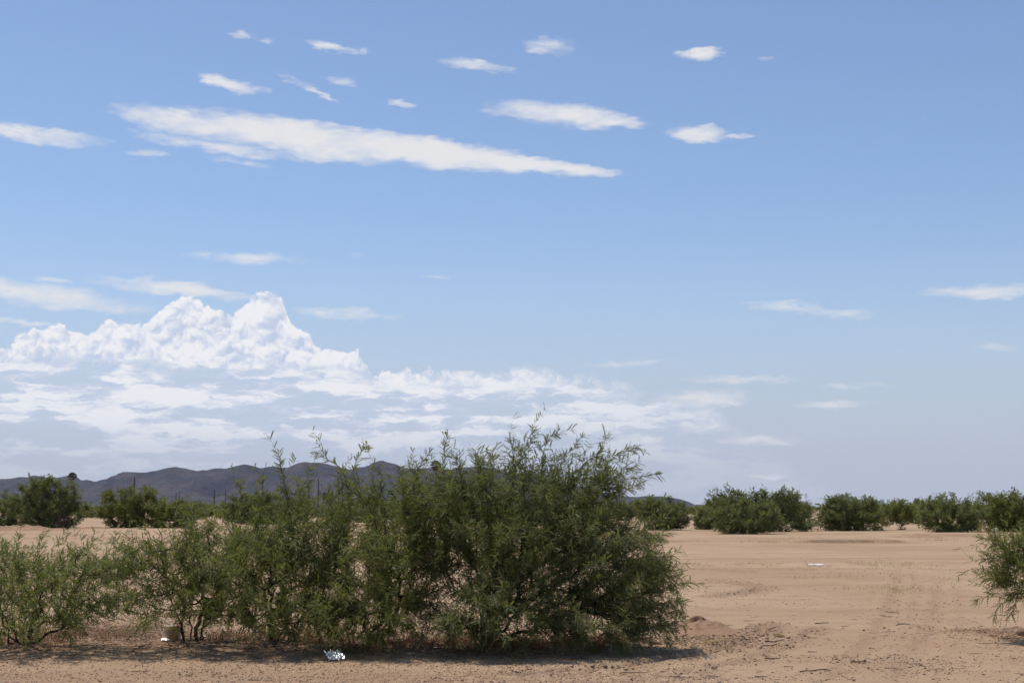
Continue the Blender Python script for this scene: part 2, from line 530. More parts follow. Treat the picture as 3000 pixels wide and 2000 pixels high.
SHRUB_BASES = [gnd(a, b) for a, b in ((80, 1885), (330, 1850), (570, 1875), (800, 1872), (1090, 1888), (1420, 1892), (1700, 1890), (3150, 1868))]


def terrain(x, y, full=False):
    x = np.asarray(x, dtype=np.float64)
    y = np.asarray(y, dtype=np.float64)
    near = 1 - sstep(60, 140, y)
    z = 0.05 * fbm(x * 0.25, y * 0.25, 3, 3) * near + 0.018 * fbm(x * 1.7, y * 1.7, 9, 3) * (1 - sstep(25, 60, y))
    z = z + 0.12 * fbm(x * 0.03, y * 0.05, 31, 3) * sstep(40, 90, y) * (1 - sstep(400, 900, y))
    dist = np.zeros_like(z)
    for pts, w, dep, amt in TRACKS:
        d = seg_dist(x, y, pts)
        wob = 1 + 0.5 * fbm(x * 3, y * 3, 77, 2)
        core = 1 - sstep(0.35 * w, 0.8 * w, d)
        rim = np.exp(-((d - 1.1 * w) / (0.4 * w)) ** 2)
        z = z + dep * wob * (0.9 * rim - core) * (1 + 0.8 * fbm(x * 9, y * 9, 5, 2))
        dist = np.maximum(dist, amt * (1 - sstep(0.7 * w, 2.2 * w, d)))
    # low eroded bank across the open sand and the rise where the scrub starts
    le = y - (64.8 + 0.3 * np.sin(x * 0.31) + 0.8 * fbm(x * 0.5, x * 0 + 3.3, 51, 3))
    seg = np.clip(sstep(12.0, 13.8, x) * (1 - sstep(17.0, 18.2, x)) + 0.45 * sstep(0.12, 0.3, fbm(x * 0.35, x * 0 + 1.7, 60, 2)), 0, 1)
    z = z + 0.15 * seg * (sstep(0.0, 0.05, le) * (1 - sstep(2.0, 9.0, le)))
    le2 = y - (80.5 + 1.4 * fbm(x * 0.3, x * 0 + 8.3, 53, 3))
    seg2 = sstep(0.0, 0.2, fbm(x * 0.3, x * 0 + 4.7, 61, 2))
    z = z + 0.14 * seg2 * (sstep(0.0, 0.2, le2) * (1 - sstep(2.0, 8.0, le2)))
    le3 = y - (31.0 + 1.0 * fbm(x * 0.25, x * 0 + 2.3, 57, 3))
    z = z + 0.04 * np.clip(fbm(x * 0.4, x * 0 + 9.7, 67, 2) + 0.2, 0, 1) * (sstep(0.0, 0.25, le3) * (1 - sstep(1.0, 3.0, le3)))
    if not full:
        return z
    lit = np.zeros_like(z)
    for b in SHRUB_BASES:
        d = np.hypot((x - b.x) / 1.25, (y - b.y - 0.35) / 1.45)  # litter patch, stretched backwards so its brown also paints in shade behind the shrubs
        lit = np.maximum(lit, 1 - sstep(0.35, 1.15, d + 0.5 * fbm(x * 1.5, y * 1.5, 88, 3)))
    mc = gnd(2060, 1870)
    dist = np.maximum(dist, 0.75 * (1 - sstep(0.4, 1.0, np.hypot((x - mc.x) / 0.85, (y - mc.y) / 1.3) + 0.4 * fbm(x * 2, y * 2, 90, 3))))
    dist = np.maximum(dist, 0.8 * sstep(0.02, 0.1, le * (0.4 - le)) * seg)
    # gravelly strip along the front
    strip = (1 - sstep(13.6, 14.6, y + 0.25 * fbm(x * 0.8, y * 0.8, 91, 3))) * (1 - sstep(1.0, 3.5, x))
    dist = np.maximum(dist, 1.0 * strip)
    return z, dist, lit


def terr1(x, y):
    return float(terrain(np.array([x]), np.array([y]))[0])


def build_ground():
    ys = [-60, -20, -5, 3, 8, 10.5]
    y = 11.0
    while y < 100:
        ys.append(y)
        st = 0.035 * max(1.0, (y / 15.0) ** 1.6)
        if 63.4 < y < 66.2:
            st = min(st, 0.045)
        elif 78.5 < y < 82.5:
            st = min(st, 0.2)
        y += st
    while y < 9000:
        ys.append(y)
        y *= 1.05
    ys.append(9000)
    xs = list(np.arange(-7.0, 8.0, 0.045))
    x, st = 8.0, 0.05
    right, left = [], []
    while x < 9000:
        right.append(x)
        x += st
        st = st * 1.045 if x < 45 else st * 1.2
        if x < 20:
            st = min(st, 0.18)
    x, st = -7.05, 0.05
    while x > -9000:
        left.append(x)
        x -= st
        st = st * 1.045 if x > -45 else st * 1.2
    xs = left[::-1] + xs + right
    xs = np.array([-9000.0] + xs + [9000.0])
    ys = np.array(ys)
    X, Y = np.meshgrid(xs, ys)
    Z, dist, lit = terrain(X, Y, True)
    V = np.stack([X, Y, Z], -1).reshape(-1, 3)
    nx, ny = len(xs), len(ys)
    i = np.arange(nx * ny).reshape(ny, nx)
    F = np.stack([i[:-1, :-1], i[:-1, 1:], i[1:, 1:], i[1:, :-1]], -1).reshape(-1, 4)
    me = mesh_np('ground', V, F, M['ground'], {'disturbed': dist.ravel(), 'litter': lit.ravel()}, True)
    o = obj('ground', me)
    tag(o, kind='structure')
    print('ground verts', len(V))


build_ground()


# ------------------------------------------------------------------ mountains
RIDGE = [(-1500, 1440), (-900, 1415), (-500, 1404), (-200, 1409), (-80, 1398), (0, 1399), (28, 1400), (48, 1396), (70, 1396), (100, 1393), (150, 1400), (170, 1398), (192, 1389), (210, 1392), (230, 1401), (250, 1401),
         (272, 1408), (295, 1404), (325, 1397), (340, 1395), (360, 1387), (385, 1381), (410, 1379), (440, 1381), (480, 1371), (520, 1365), (550, 1367),
         (580, 1374), (610, 1375), (630, 1371), (660, 1370), (690, 1361), (715, 1357), (740, 1360), (760, 1366), (790, 1361), (815, 1362), (850, 1366),
         (875, 1353), (890, 1350), (930, 1351), (960, 1358), (1000, 1366), (1050, 1369), (1075, 1369), (1100, 1358), (1125, 1350), (1150, 1356),
         (1200, 1366), (1260, 1368), (1300, 1372), (1340, 1370), (1400, 1364), (1440, 1368), (1480, 1378), (1540, 1390), (1600, 1402), (1700, 1425),
         (1780, 1444), (1860, 1455), (1885, 1452), (1920, 1450), (1960, 1453), (1990, 1460), (2020, 1472), (2040, 1482), (2060, 1490)]


def build_mountains():
    D0 = 6000.0
    rp = np.array([(at(a, b, D0).x, max(0.0, at(a, b, D0).z)) for a, b in RIDGE])
    xs = np.arange(rp[0, 0], rp[-1, 0] + 60, 8.0)
    crest = np.interp(xs, rp[:, 0], rp[:, 1])
    crest = crest + np.clip(crest / 60, 0, 1) * 9 * fbm(xs / 75, xs * 0 + 2, 141, 4)
    ny = 90
    v = np.linspace(-1, 0.7, ny)                     # -1 foot facing the camera, 0 crest, behind
    X, T = np.meshgrid(xs, v)
    H = np.repeat(crest[None, :], ny, 0)
    # crest line wanders in depth, spurs run down towards the camera
    cy = 260 * fbm(xs / 520, xs * 0 + 4, 101, 4)
    half = 260 + 3.1 * crest
    Y = D0 + cy[None, :] * (1 - np.abs(T)) + T * half[None, :]
    spur = 1 - np.abs(2 * fbm(X / 260 + 0.5 * fbm(X / 300, Y / 300, 7, 2), Y / 900, 111, 4))
    prof = (1 - np.abs(T)) ** 1.15
    amp = np.sin(np.pi * np.clip(np.abs(T), 0, 1)) ** 0.8
    Z = H * prof * (1 + amp * 0.85 * (spur - 0.72)) + 22 * amp * fbm(X / 80, Y / 110, 121, 5, .6)
    Z = Z * (CAMH * 0 + 1) - 3.0 * (np.abs(T) > 0.98)
    # keep the sky line at the height seen from the valley: scale for the crest's own distance
    k = Y / D0
    Z = CAMH + (Z - CAMH) * (1 + (k - 1) * (1 - np.abs(T)))
    V = np.stack([X, Y, Z], -1).reshape(-1, 3)
    nx = len(xs)
    i = np.arange(nx * ny).reshape(ny, nx)
    F = np.stack([i[:-1, :-1], i[:-1, 1:], i[1:, 1:], i[1:, :-1]], -1).reshape(-1, 4)
    o = obj('mountain_range', mesh_np('mountain_range', V, F, M['mountain'], None, True))
    tag(o, kind='structure')
    print('mountain verts', len(V))


build_mountains()


# ------------------------------------------------------------------ shrub growth
def colonize(attr, seeds, parents, step, di, dk, rng, jitter=0.35, up=0.0, iters=140):
    pos = [np.array(s, dtype=float) for s in seeds]
    par = list(parents)
    A = attr.copy()
    P0 = np.array(pos)
    d = np.full(len(A), 1e9)
    idx = np.zeros(len(A), dtype=int)
    dm = ((A[:, None, :] - P0[None]) ** 2).sum(-1)
    idx = dm.argmin(1)
    d = np.sqrt(dm.min(1))
    used = {}
    for _ in range(iters):
        if len(A) == 0:
            break
        act = d < di
        if not act.any():
            j = d.argmin()
            act[j] = True
        ia = idx[act]
        dirs = A[act] - np.array(pos)[ia]
        dirs /= np.linalg.norm(dirs, axis=1, keepdims=True) + 1e-9
        un, inv = np.unique(ia, return_inverse=True)
        acc = np.zeros((len(un), 3))
        np.add.at(acc, inv, dirs)
        acc /= np.linalg.norm(acc, axis=1, keepdims=True) + 1e-9
        acc += rng.normal(0, jitter, acc.shape) + np.array([0, 0, up])
        acc /= np.linalg.norm(acc, axis=1, keepdims=True) + 1e-9
        new = []
        for u, a in zip(un, acc):
            k = used.get(u, 0)
            if k >= 3:
                continue
            used[u] = k + 1
            new.append(len(pos))
            pos.append(pos[u] + a * step * rng.uniform(0.75, 1.25))
            par.append(int(u))
        if not new:
            # stuck: drop the attractors in reach
            keep = ~act
            A, d, idx = A[keep], d[keep], idx[keep]
            continue
        NP = np.array([pos[n] for n in new])
        dn = np.sqrt(((A[:, None, :] - NP[None]) ** 2).sum(-1))
        jm = dn.argmin(1)
        dmin = dn[np.arange(len(A)), jm]
        better = dmin < d
        d = np.where(better, dmin, d)
        idx = np.where(better, np.array(new)[jm], idx)
        keep = d > dk
        A, d, idx = A[keep], d[keep], idx[keep]
    return pos, par


def tubes(P0, P1, R0, R1, sides):
    """separate tapered tubes for many edges at once"""
    n = len(P0)
    d = P1 - P0
    L = np.linalg.norm(d, axis=1, keepdims=True) + 1e-9
    d = d / L
    ref = np.where(np.abs(d[:, 2:3]) > 0.9, np.array([[1.0, 0, 0]]), np.array([[0, 0, 1.0]]))
    u = np.cross(d, ref)
    u /= np.linalg.norm(u, axis=1, keepdims=True) + 1e-9
    w = np.cross(d, u)
    ang = np.arange(sides) * 2 * np.pi / sides
    ring = np.cos(ang)[None, :, None] * u[:, None] + np.sin(ang)[None, :, None] * w[:, None]
    A = P0[:, None] + ring * R0[:, None, None]
    B = P1[:, None] + ring * R1[:, None, None]
    V = np.concatenate([A, B], 1).reshape(-1, 3)
    base = np.arange(n)[:, None] * 2 * sides
    k = np.arange(sides)
    k2 = (k + 1) % sides
    F = np.stack([base + k, base + k2, base + sides + k2, base + sides + k], -1).reshape(-1, 4)
    return V, F


def leaflets(O, D, S, L, Wd, rng, pairs):
    """feathery pinnae: origin O, direction D, side S, length L, leaflet length Wd"""
    n = len(O)
    t = (np.arange(pairs) + 0.6) / pairs
    V, F = [], []
    N = np.cross(D, S)
    curve = rng.uniform(-0.25, 0.05, n)
    tw = rng.uniform(0.2, 0.75, n)           # leaflets folded up along the rib
    prof = np.sin(np.pi * (0.12 + 0.80 * t)) ** 0.7
    for sgn in (-1, 1):
        c = O[:, None] + D[:, None] * (t[None, :, None] * L[:, None, None])
        c[..., 2] += curve[:, None] * (t ** 2)[None] * L[:, None]
        side = sgn * S * np.cos(tw)[:, None] + N * np.sin(tw)[:, None]
        ll = (Wd[:, None] * prof[None])[..., None]
        tip = c + ll * (0.85 * side + 0.55 * D)[:, None]
        hw = (L[:, None] / pairs * 0.46)[..., None]
        a = c - D[:, None] * hw
        b = c + D[:, None] * hw
        q = np.stack([a, b, tip], 2)          # n,pairs,3,3
        V.append(q.reshape(-1, 3))
    V = np.concatenate(V)
    F = np.arange(len(V)).reshape(-1, 3)
    return V, F


STATS = []


def shrub(name, label, base, ells, leafmat, seed, cat='shrub', group=None, n_attr=900, step=0.09, di=0.55, dk=0.13, stems=5, spread=0.35,
          wands=(), leaf_len=0.085, leaf_w=0.017, leaf_gap=0.03, pairs=5, tip_r=0.0026, maxr_leaf=0.007, far=False, stem_len=0.45, sides=4,
          holes=0.0, wood='bark', parts=True, jitter=0.35, tint=(0, 1), wand_gap=None, min_z=0.12, tw_n=1.5, tw_len=(0.12, 0.40), tw_seg=4, tw_r=0.0016, tw_gap=None, tw_mesh=True):
    """ells: (cx,cy,cz,rx,ry,rz,weight) envelopes in world metres; base: foot of the shrub"""
    rng = np.random.default_rng(seed)
    base = Vector((base.x, base.y, terr1(base.x, base.y) - 0.02))
    b = np.array(base)
    # attractors through the envelope volume, thicker towards the outside
    pts = []
    wt = np.array([e[6] for e in ells], dtype=float)
    wt /= wt.sum()
    for e, w in zip(ells, wt):
        n = int(n_attr * w)
        v = rng.normal(size=(n, 3))
        v /= np.linalg.norm(v, axis=1, keepdims=True)
        r = rng.uniform(0, 1, (n, 1)) ** 0.42
        pts.append(np.array(e[:3]) + v * r * np.array(e[3:6]))
    A = np.concatenate(pts)
    if holes:
        nz = fbm(A[:, 0] * 2.2, A[:, 2] * 2.2 + A[:, 1] * 1.3, seed, 3)
        A = A[nz > (-0.5 + holes)]
    A = A[A[:, 2] > b[2] + min_z]
    A = A - b
    seeds, par, stem_ids = [np.zeros(3)], [-1], []
    cen = A.mean(0)
    for s in range(stems):
        a = 2 * math.pi * (s + rng.uniform(-0.3, 0.3)) / max(1, stems) + seed
        p = np.array([math.cos(a), math.sin(a), 0]) * (0.05 * stem_len / 0.45)
        prev = 0
        sec = A[np.abs((np.arctan2(A[:, 1] - cen[1], A[:, 0] - cen[0]) - a + math.pi) % (2 * math.pi) - math.pi) < math.pi / max(2, stems)]
        if not len(sec):
            sec = A
        tgt = sec[rng.integers(len(sec))] * np.array([1.0, 1.0, 0.8]) + np.array([0, 0, 0.25 * stem_len])
        k = max(2, int(min(stem_len * rng.uniform(0.9, 1.6), np.linalg.norm(tgt) * 0.75) / step))
        q = p
        seeds.append(q); par.append(0); prev = len(seeds) - 1
        for j in range(k):
            dirv = (tgt - q)
            dirv /= np.linalg.norm(dirv) + 1e-9
            dirv = dirv + rng.normal(0, 0.30, 3) + np.array([0, 0, 0.35 * (1 - j / k)])
            dirv[2] = max(dirv[2], 0.15)
            dirv /= np.linalg.norm(dirv)
            q = q + dirv * step
            seeds.append(q); par.append(prev); prev = len(seeds) - 1
    pos, par = colonize(A, seeds, par, step, di, dk, rng, jitter)
    pos = list(pos)
    nodes0 = len(pos)
    wand_nodes = set()
    for w in wands:                                   # long shoots: list of points, first one inside the crown
        wp = [np.array(q) - b for q in w]
        PA = np.array(pos)
        prev = int(((PA - wp[0]) ** 2).sum(1).argmin())
        cur = PA[prev]
        path = [cur] + wp[1:]
        for s0, s1 in zip(path[:-1], path[1:]):
            L = np.linalg.norm(s1 - s0)
            k = max(2, int(L / (step * 0.7)))
            for j in range(1, k + 1):
                q = s0 + (s1 - s0) * j / k + rng.normal(0, step * 0.10, 3)
                pos.append(q); par.append(prev); prev = len(pos) - 1
                wand_nodes.add(prev)
    P = np.array(pos)
    par = np.array(par)
    n = len(P)
    nch = np.zeros(n, dtype=int)
    rad = np.zeros(n)
    for i in range(n - 1, 0, -1):
        if rad[i] == 0:
            rad[i] = tip_r ** 2.25
        rad[par[i]] += rad[i]
        nch[par[i]] += 1
    rad = rad ** (1 / 2.25)
    # which stem carries which node
    stem = np.zeros(n, dtype=int)
    nid = 0
    for i in range(1, n):
        if par[i] == 0:
            nid += 1
            stem[i] = nid
        else:
            stem[i] = stem[par[i]]
    e = np.arange(1, n)
    p = par[e]
    e, p = e[p > 0], p[p > 0]
    r1 = rad[e]
    r0 = np.minimum(rad[p], r1 * 1.3)
    root = thing(name, base, label, cat, group)
    gen = np.where(r1 > 0.012, max(sides, 5), np.where(r1 > 0.005, sides, 3))
    # twigs off every thin branch, mostly outwards and upwards
    EP0, EP1, ER0, ER1, ES = [P[p]], [P[e]], [r0], [r1], [stem[e]]
    LG = [np.where(r1 < maxr_leaf, leaf_gap, 1e9)]
    if wand_gap is not None:
        LG = [np.where(np.array([x in wand_nodes for x in e]), wand_gap, LG[0])]
    if tw_n:
        thin = np.nonzero((r1 < maxr_leaf * 1.6) & (P[e][:, 2] > 0.10))[0]
        iswand = np.array([x in wand_nodes for x in e[thin]], dtype=bool)
        cnt = rng.poisson(np.where(iswand, tw_n * 0.25, tw_n))
        k = np.repeat(thin, cnt)
        t = rng.uniform(0, 1, (len(k), 1))
        q0 = P[p[k]] * (1 - t) + P[e[k]] * t
        out = q0 - np.array([cen[0] * 0.45, cen[1] * 0.6, cen[2] * 0.28])
        out /= np.linalg.norm(out, axis=1, keepdims=True) + 1e-9
        pd = P[e[k]] - P[p[k]]
        pd /= np.linalg.norm(pd, axis=1, keepdims=True) + 1e-9
        d = 0.85 * out + 0.35 * pd + rng.normal(0, 0.40, out.shape) + np.array([0, 0, 0.12])
        d /= np.linalg.norm(d, axis=1, keepdims=True) + 1e-9
        Lt = rng.uniform(tw_len[0], tw_len[1], (len(k), 1))
        for j in range(tw_seg):
            d = d + rng.normal(0, 0.16, d.shape) + np.array([0, 0, -0.03])
            d /= np.linalg.norm(d, axis=1, keepdims=True) + 1e-9
            q1 = q0 + d * Lt / tw_seg
            q1[:, 2] = np.maximum(q1[:, 2], 0.05)
            EP0.append(q0); EP1.append(q1)
            ER0.append(np.full(len(k), tw_r * (1 - 0.5 * j / tw_seg))); ER1.append(np.full(len(k), tw_r * (1 - 0.5 * (j + 1) / tw_seg)))
            ES.append(stem[e[k]])
            LG.append(np.full(len(k), tw_gap or leaf_gap))
            q0 = q1
    ntw = len(EP0[0])
    EP0, EP1, ER0, ER1, ES, LG = (np.concatenate(a_) for a_ in (EP0, EP1, ER0, ER1, ES, LG))
    gen = np.concatenate([gen, np.full(len(EP0) - ntw, 3)])
    use = np.arange(len(EP0)) < (len(EP0) if tw_mesh else ntw)
    if not parts:
        groups = [np.nonzero(use)[0]]
    else:
        groups = [np.nonzero(use & (ES == s_))[0] for s_ in range(1, nid + 1)]
    for g in groups:
        if not len(g):
            continue
        VV, FF, o = [], [], 0
        for sd_ in np.unique(gen[g]):
            q = g[gen[g] == sd_]
            V, F = tubes(EP0[q], EP1[q] + (EP1[q] - EP0[q]) * 0.06, ER0[q], ER1[q], int(sd_))
            VV.append(V); FF.append(F + o); o += len(V)
        V = np.concatenate(VV)
        obj('stem', mesh_np('stem', V, FF, M[wood], None, True), root)
    # leaves along the thin twigs
    if leafmat is not None:
        seglen = np.linalg.norm(EP1 - EP0, axis=1)
        cnt = rng.poisson(seglen / LG)
        k = np.repeat(np.arange(len(EP0)), cnt)
        t = rng.uniform(0, 1, len(k))
        O = EP0[k] * (1 - t[:, None]) + EP1[k] * t[:, None]
        D0 = EP1[k] - EP0[k]
        D0 /= np.linalg.norm(D0, axis=1, keepdims=True) + 1e-9
        rv = rng.normal(size=O.shape)
        rv -= (rv * D0).sum(1, keepdims=True) * D0
        rv /= np.linalg.norm(rv, axis=1, keepdims=True) + 1e-9
        D = 0.75 * D0 + 0.8 * rv + np.array([0, 0, -0.12])
        D /= np.linalg.norm(D, axis=1, keepdims=True)
        S = np.cross(D, rng.normal(size=O.shape) * 0.6 + np.array([0, 0, 1.0]))
        S /= np.linalg.norm(S, axis=1, keepdims=True) + 1e-9
        L = leaf_len * rng.uniform(0.55, 1.25, len(O))
        Wd = leaf_w * rng.uniform(0.7, 1.25, len(O))
        V, F = leaflets(O, D, S, L, Wd, rng, pairs)
        V[:, 2] = np.maximum(V[:, 2], 0.02)
        # colour differs from leaf to leaf and from branch to branch
        br = fbm(O[:, 0] * 1.5 + seed, O[:, 2] * 1.5 + O[:, 1], 5, 2)
        tn = np.clip(0.5 + 0.7 * br + rng.normal(0, 0.2, len(O)), 0, 1)
        tn = tint[0] + (tint[1] - tint[0]) * tn
        at_ = np.tile(np.repeat(tn, pairs * 3), 2)
        fo = obj('foliage', mesh_np('foliage', V, F, M[leafmat], {'tint': at_}), root)
        fo['kind'] = 'stuff'
        STATS.append((name, n, len(EP0), len(O), len(F)))
    return root


def E(px, py, Y, rx, ry, rz, w=1.0):
    """an envelope given where it is seen in the photo, radii in photo pixels across, metres deep"""
    c = at(px, py, Y)
    s = Y / FPX
    return (c.x, c.y, c.z, rx * s, ry, rz * s, w)


def WP(Y, *pix, dy=0.0):
    return [tuple(at(a, b, Y + dy * i)) for i, (a, b) in enumerate(pix)]


FG = dict(leaf_len=0.098, leaf_w=0.0155, pairs=5)

# the big shrub
Y = 16.0
shrub('mesquite_shrub', 'largest foreground shrub, grey-green, fanning out to the right with tall feathery shoots', gnd(1420, 1888),
      [E(1570, 1640, Y + .25, 250, 1.35, 200, 3.4), E(1540, 1465, Y + .2, 230, .8, 105, .95), E(1800, 1660, Y - .1, 165, .8, 150, 1.6),
       E(1770, 1805, Y - .35, 205, .85, 85, 1.5), E(1370, 1560, Y + .1, 150, .9, 180, 1.4), E(1710, 1440, Y, 140, .6, 60, .5), E(1430, 1790, Y - .35, 210, .95, 95, 1.3)],
      'leaf_big', 11, n_attr=2600, step=0.075, di=.5, dk=.10, stems=8, leaf_gap=0.0235, holes=0.10, maxr_leaf=0.0072, wand_gap=0.009, tw_n=1.4,
      wands=[WP(Y, (1540, 1440), (1545, 1340), (1560, 1255)), WP(Y, (1560, 1440), (1590, 1330), (1610, 1275), (1640, 1258)),
             WP(Y, (1600, 1440), (1660, 1330), (1715, 1268)), WP(Y, (1500, 1440), (1500, 1340), (1495, 1275)),
             WP(Y - .3, (1660, 1430), (1760, 1350), (1870, 1308)), WP(Y + .3, (1690, 1450), (1800, 1410), (1940, 1388)),
             WP(Y, (1640, 1440), (1700, 1370), (1765, 1312)), WP(Y, (1700, 1440), (1790, 1380), (1850, 1372)),
             WP(Y, (1420, 1430), (1400, 1360), (1410, 1325)), WP(Y + .2, (1440, 1430), (1450, 1360), (1440, 1320)), WP(Y, (1370, 1440), (1345, 1370), (1335, 1330)),
             WP(Y - .2, (1850, 1660), (1930, 1700), (1980, 1720), (2000, 1795)), WP(Y, (1850, 1620), (1900, 1640), (1968, 1628)),
             WP(Y, (1850, 1700), (1940, 1730), (2003, 1705)), WP(Y, (1850, 1560), (1900, 1560), (1935, 1575)),
             WP(Y - .3, (1840, 1800), (1920, 1830), (1975, 1850)), WP(Y - .4, (1500, 1500), (1520, 1400), (1525, 1310)),
             WP(Y + .4, (1580, 1500), (1620, 1390), (1640, 1330)), WP(Y + .4, (1740, 1480), (1810, 1440), (1880, 1420))], **FG)

# tall thin-topped shrub left of it
Y = 16.1
shrub('mesquite_shrub', 'upright olive shrub directly left of the largest shrub, palm top showing above it', gnd(1090, 1886),
      [E(1120, 1640, Y + .3, 190, 1.35, 180, 3.2), E(1160, 1465, Y, 165, .7, 70, .6), E(1080, 1795, Y - .35, 195, .9, 85, 1.5), E(1240, 1560, Y + .1, 110, .7, 160, .8)],
      'leaf_mid', 23, n_attr=1700, step=0.075, di=.5, dk=.105, stems=6, leaf_gap=0.027, holes=0.18, wand_gap=0.011, tw_n=1.15,
      wands=[WP(Y, (1290, 1430), (1300, 1360), (1302, 1303)), WP(Y, (1220, 1420), (1238, 1350), (1265, 1318)), WP(Y, (1180, 1450), (1165, 1390), (1170, 1365)),
             WP(Y, (1330, 1430), (1345, 1370), (1345, 1330)), WP(Y, (1110, 1440), (1120, 1390), (1105, 1372)), WP(Y, (1240, 1460), (1215, 1390), (1205, 1360))], **FG)

# shrub with the arching top
shrub('mesquite_shrub', 'olive shrub with one shoot arching left above the mountains and foil litter below', gnd(800, 1870),
      [E(810, 1675, Y + .3, 180, 1.3, 145, 2.6), E(930, 1590, Y + .3, 150, 1.0, 130, 1.4), E(960, 1480, Y, 100, .5, 50, .3), E(830, 1540, Y, 95, .5, 55, .3), E(860, 1795, Y - .35, 190, .85, 78, 1.3)],
      'leaf_mid', 37, n_attr=1600, step=0.075, di=.5, dk=.105, stems=6, leaf_gap=0.027, holes=0.22, wand_gap=0.010, tw_n=1.1,
      wands=[WP(Y, (840, 1500), (830, 1400), (815, 1312)), WP(Y, (1040, 1500), (1015, 1410), (1000, 1370), (950, 1335), (905, 1325)),
             WP(Y, (1030, 1430), (1045, 1345), (1068, 1303)), WP(Y, (870, 1500), (885, 1430), (910, 1370)), WP(Y, (760, 1530), (765, 1470), (770, 1405)),
             WP(Y, (980, 1500), (995, 1440), (990, 1380)), WP(Y, (700, 1560), (708, 1480), (702, 1410))], **FG)

# dark shrub with crooked stems
Y = 16.3
shrub('mesquite_shrub', 'dark-stemmed shrub with crooked bare trunks, tan pail at its foot', gnd(560, 1872),
      [E(500, 1655, Y + .2, 155, 1.25, 92, 1.8), E(650, 1645, Y + .2, 125, 1.25, 115, 1.6), E(560, 1775, Y - .2, 185, 1.2, 70, 1.2), E(590, 1560, Y, 70, .4, 50, .3)],
      'leaf_mid', 52, n_attr=1200, step=0.085, di=.5, dk=.11, stems=7, leaf_gap=0.028, holes=0.24, stem_len=.75, tw_n=1.15, spread=.6, tip_r=0.0033, maxr_leaf=.0080, wand_gap=0.022,
      wands=[WP(Y, (560, 1600), (562, 1540), (545, 1510), (555, 1478)), WP(Y, (460, 1600), (440, 1570), (425, 1550)), WP(Y, (640, 1560), (620, 1520), (630, 1490))], **FG)

# pale open shrub at the left edge
Y = 16.0
shrub('mesquite_shrub', 'pale see-through shrub at the left edge of the row, lowest of the foreground shrubs', gnd(70, 1884),
      [E(60, 1695, Y + .3, 195, 1.3, 100, 2.0), E(250, 1695, Y + .2, 125, 1.1, 85, 1.0), E(80, 1810, Y - .1, 200, 1.2, 62, 1.5), E(-190, 1700, Y, 170, .9, 130, 1.0), E(340, 1760, Y - .2, 90, .6, 60, .35)],
      'leaf_light', 64, n_attr=1500, step=0.08, di=.5, dk=.11, stems=7, leaf_gap=0.030, holes=0.22, tw_n=1.15, spread=.6, wand_gap=0.016,
      wands=[WP(Y, (60, 1620), (55, 1580), (58, 1550)), WP(Y, (160, 1620), (175, 1580), (200, 1565)), WP(Y, (250, 1620), (270, 1590), (278, 1552)),
             WP(Y, (300, 1640), (330, 1590), (345, 1555)), WP(Y, (120, 1610), (115, 1580), (125, 1555))], **FG)

# shrub entering at the right edge
Y = 17.2
shrub('mesquite_shrub', 'bright green shrub reaching in from the right edge over the open sand', gnd(3180, 1868),
      [E(3110, 1690, Y, 160, .7, 120, 1.6), E(2990, 1680, Y, 90, .5, 90, .7), E(3280, 1680, Y, 200, .8, 150, 1.2), E(2970, 1600, Y, 60, .4, 25, .15)],
      'leaf_light', 75, n_attr=1200, step=0.085, di=.5, dk=.11, stems=6, leaf_gap=0.025, holes=0.18, tw_n=1.2, spread=.7, wand_gap=0.010,
      wands=[WP(Y, (2980, 1650), (2910, 1635), (2842, 1640)), WP(Y, (2990, 1720), (2920, 1740), (2858, 1758)), WP(Y, (2980, 1740), (2930, 1770), (2905, 1815)),
             WP(Y, (2980, 1620), (2920, 1590), (2865, 1570)), WP(Y, (2980, 1700), (2910, 1690), (2870, 1660)), WP(Y, (3000, 1740), (2970, 1770), (2960, 1800)),
             WP(Y, (2990, 1600), (2970, 1575), (2955, 1565)), WP(Y, (2980, 1660), (2900, 1650), (2885, 1615)), WP(Y, (2985, 1690), (2930, 1710), (2895, 1720))], **FG)

# ------------------------------------------------------------------ scrub behind the open sand
BGP = dict(step=0.26, di=1.5, dk=.34, leaf_len=0.26, leaf_w=0.085, pairs=3, tip_r=0.006, maxr_leaf=0.03, sides=3, stem_len=0.8, far=True, min_z=0.05, tw_n=2.6, tw_len=(.25, .6), tw_seg=2, tw_r=.006, tw_gap=.055, tw_mesh=False)


def bgs(label, px, py, ells, mat, seed, n=420, gap=0.07, name='mesquite_shrub', cat='shrub', group=None, rz_skirt=True, **kw):
    b = gnd(px, py)
    Yb = b.y
    el = [E(a, c - 2, Yb + dy, rx * 1.10, ry, rz * 1.10, w) for (a, c, dy, rx, ry, rz, w) in ells]
    a = dict(BGP)
    a.update(kw)
    if rz_skirt:                                       # branches that hang down to the soil
        q = ells[0]
        el.append(E(q[0], py - 13, Yb + q[2], q[3] * 0.95, q[4] * 0.95, 15, q[6] * 0.45))
    return shrub(name, label, b, el, mat, seed, cat, group, n_attr=n, leaf_gap=gap, stems=a.pop('stems', 5), spread=.6, parts=True, **a)


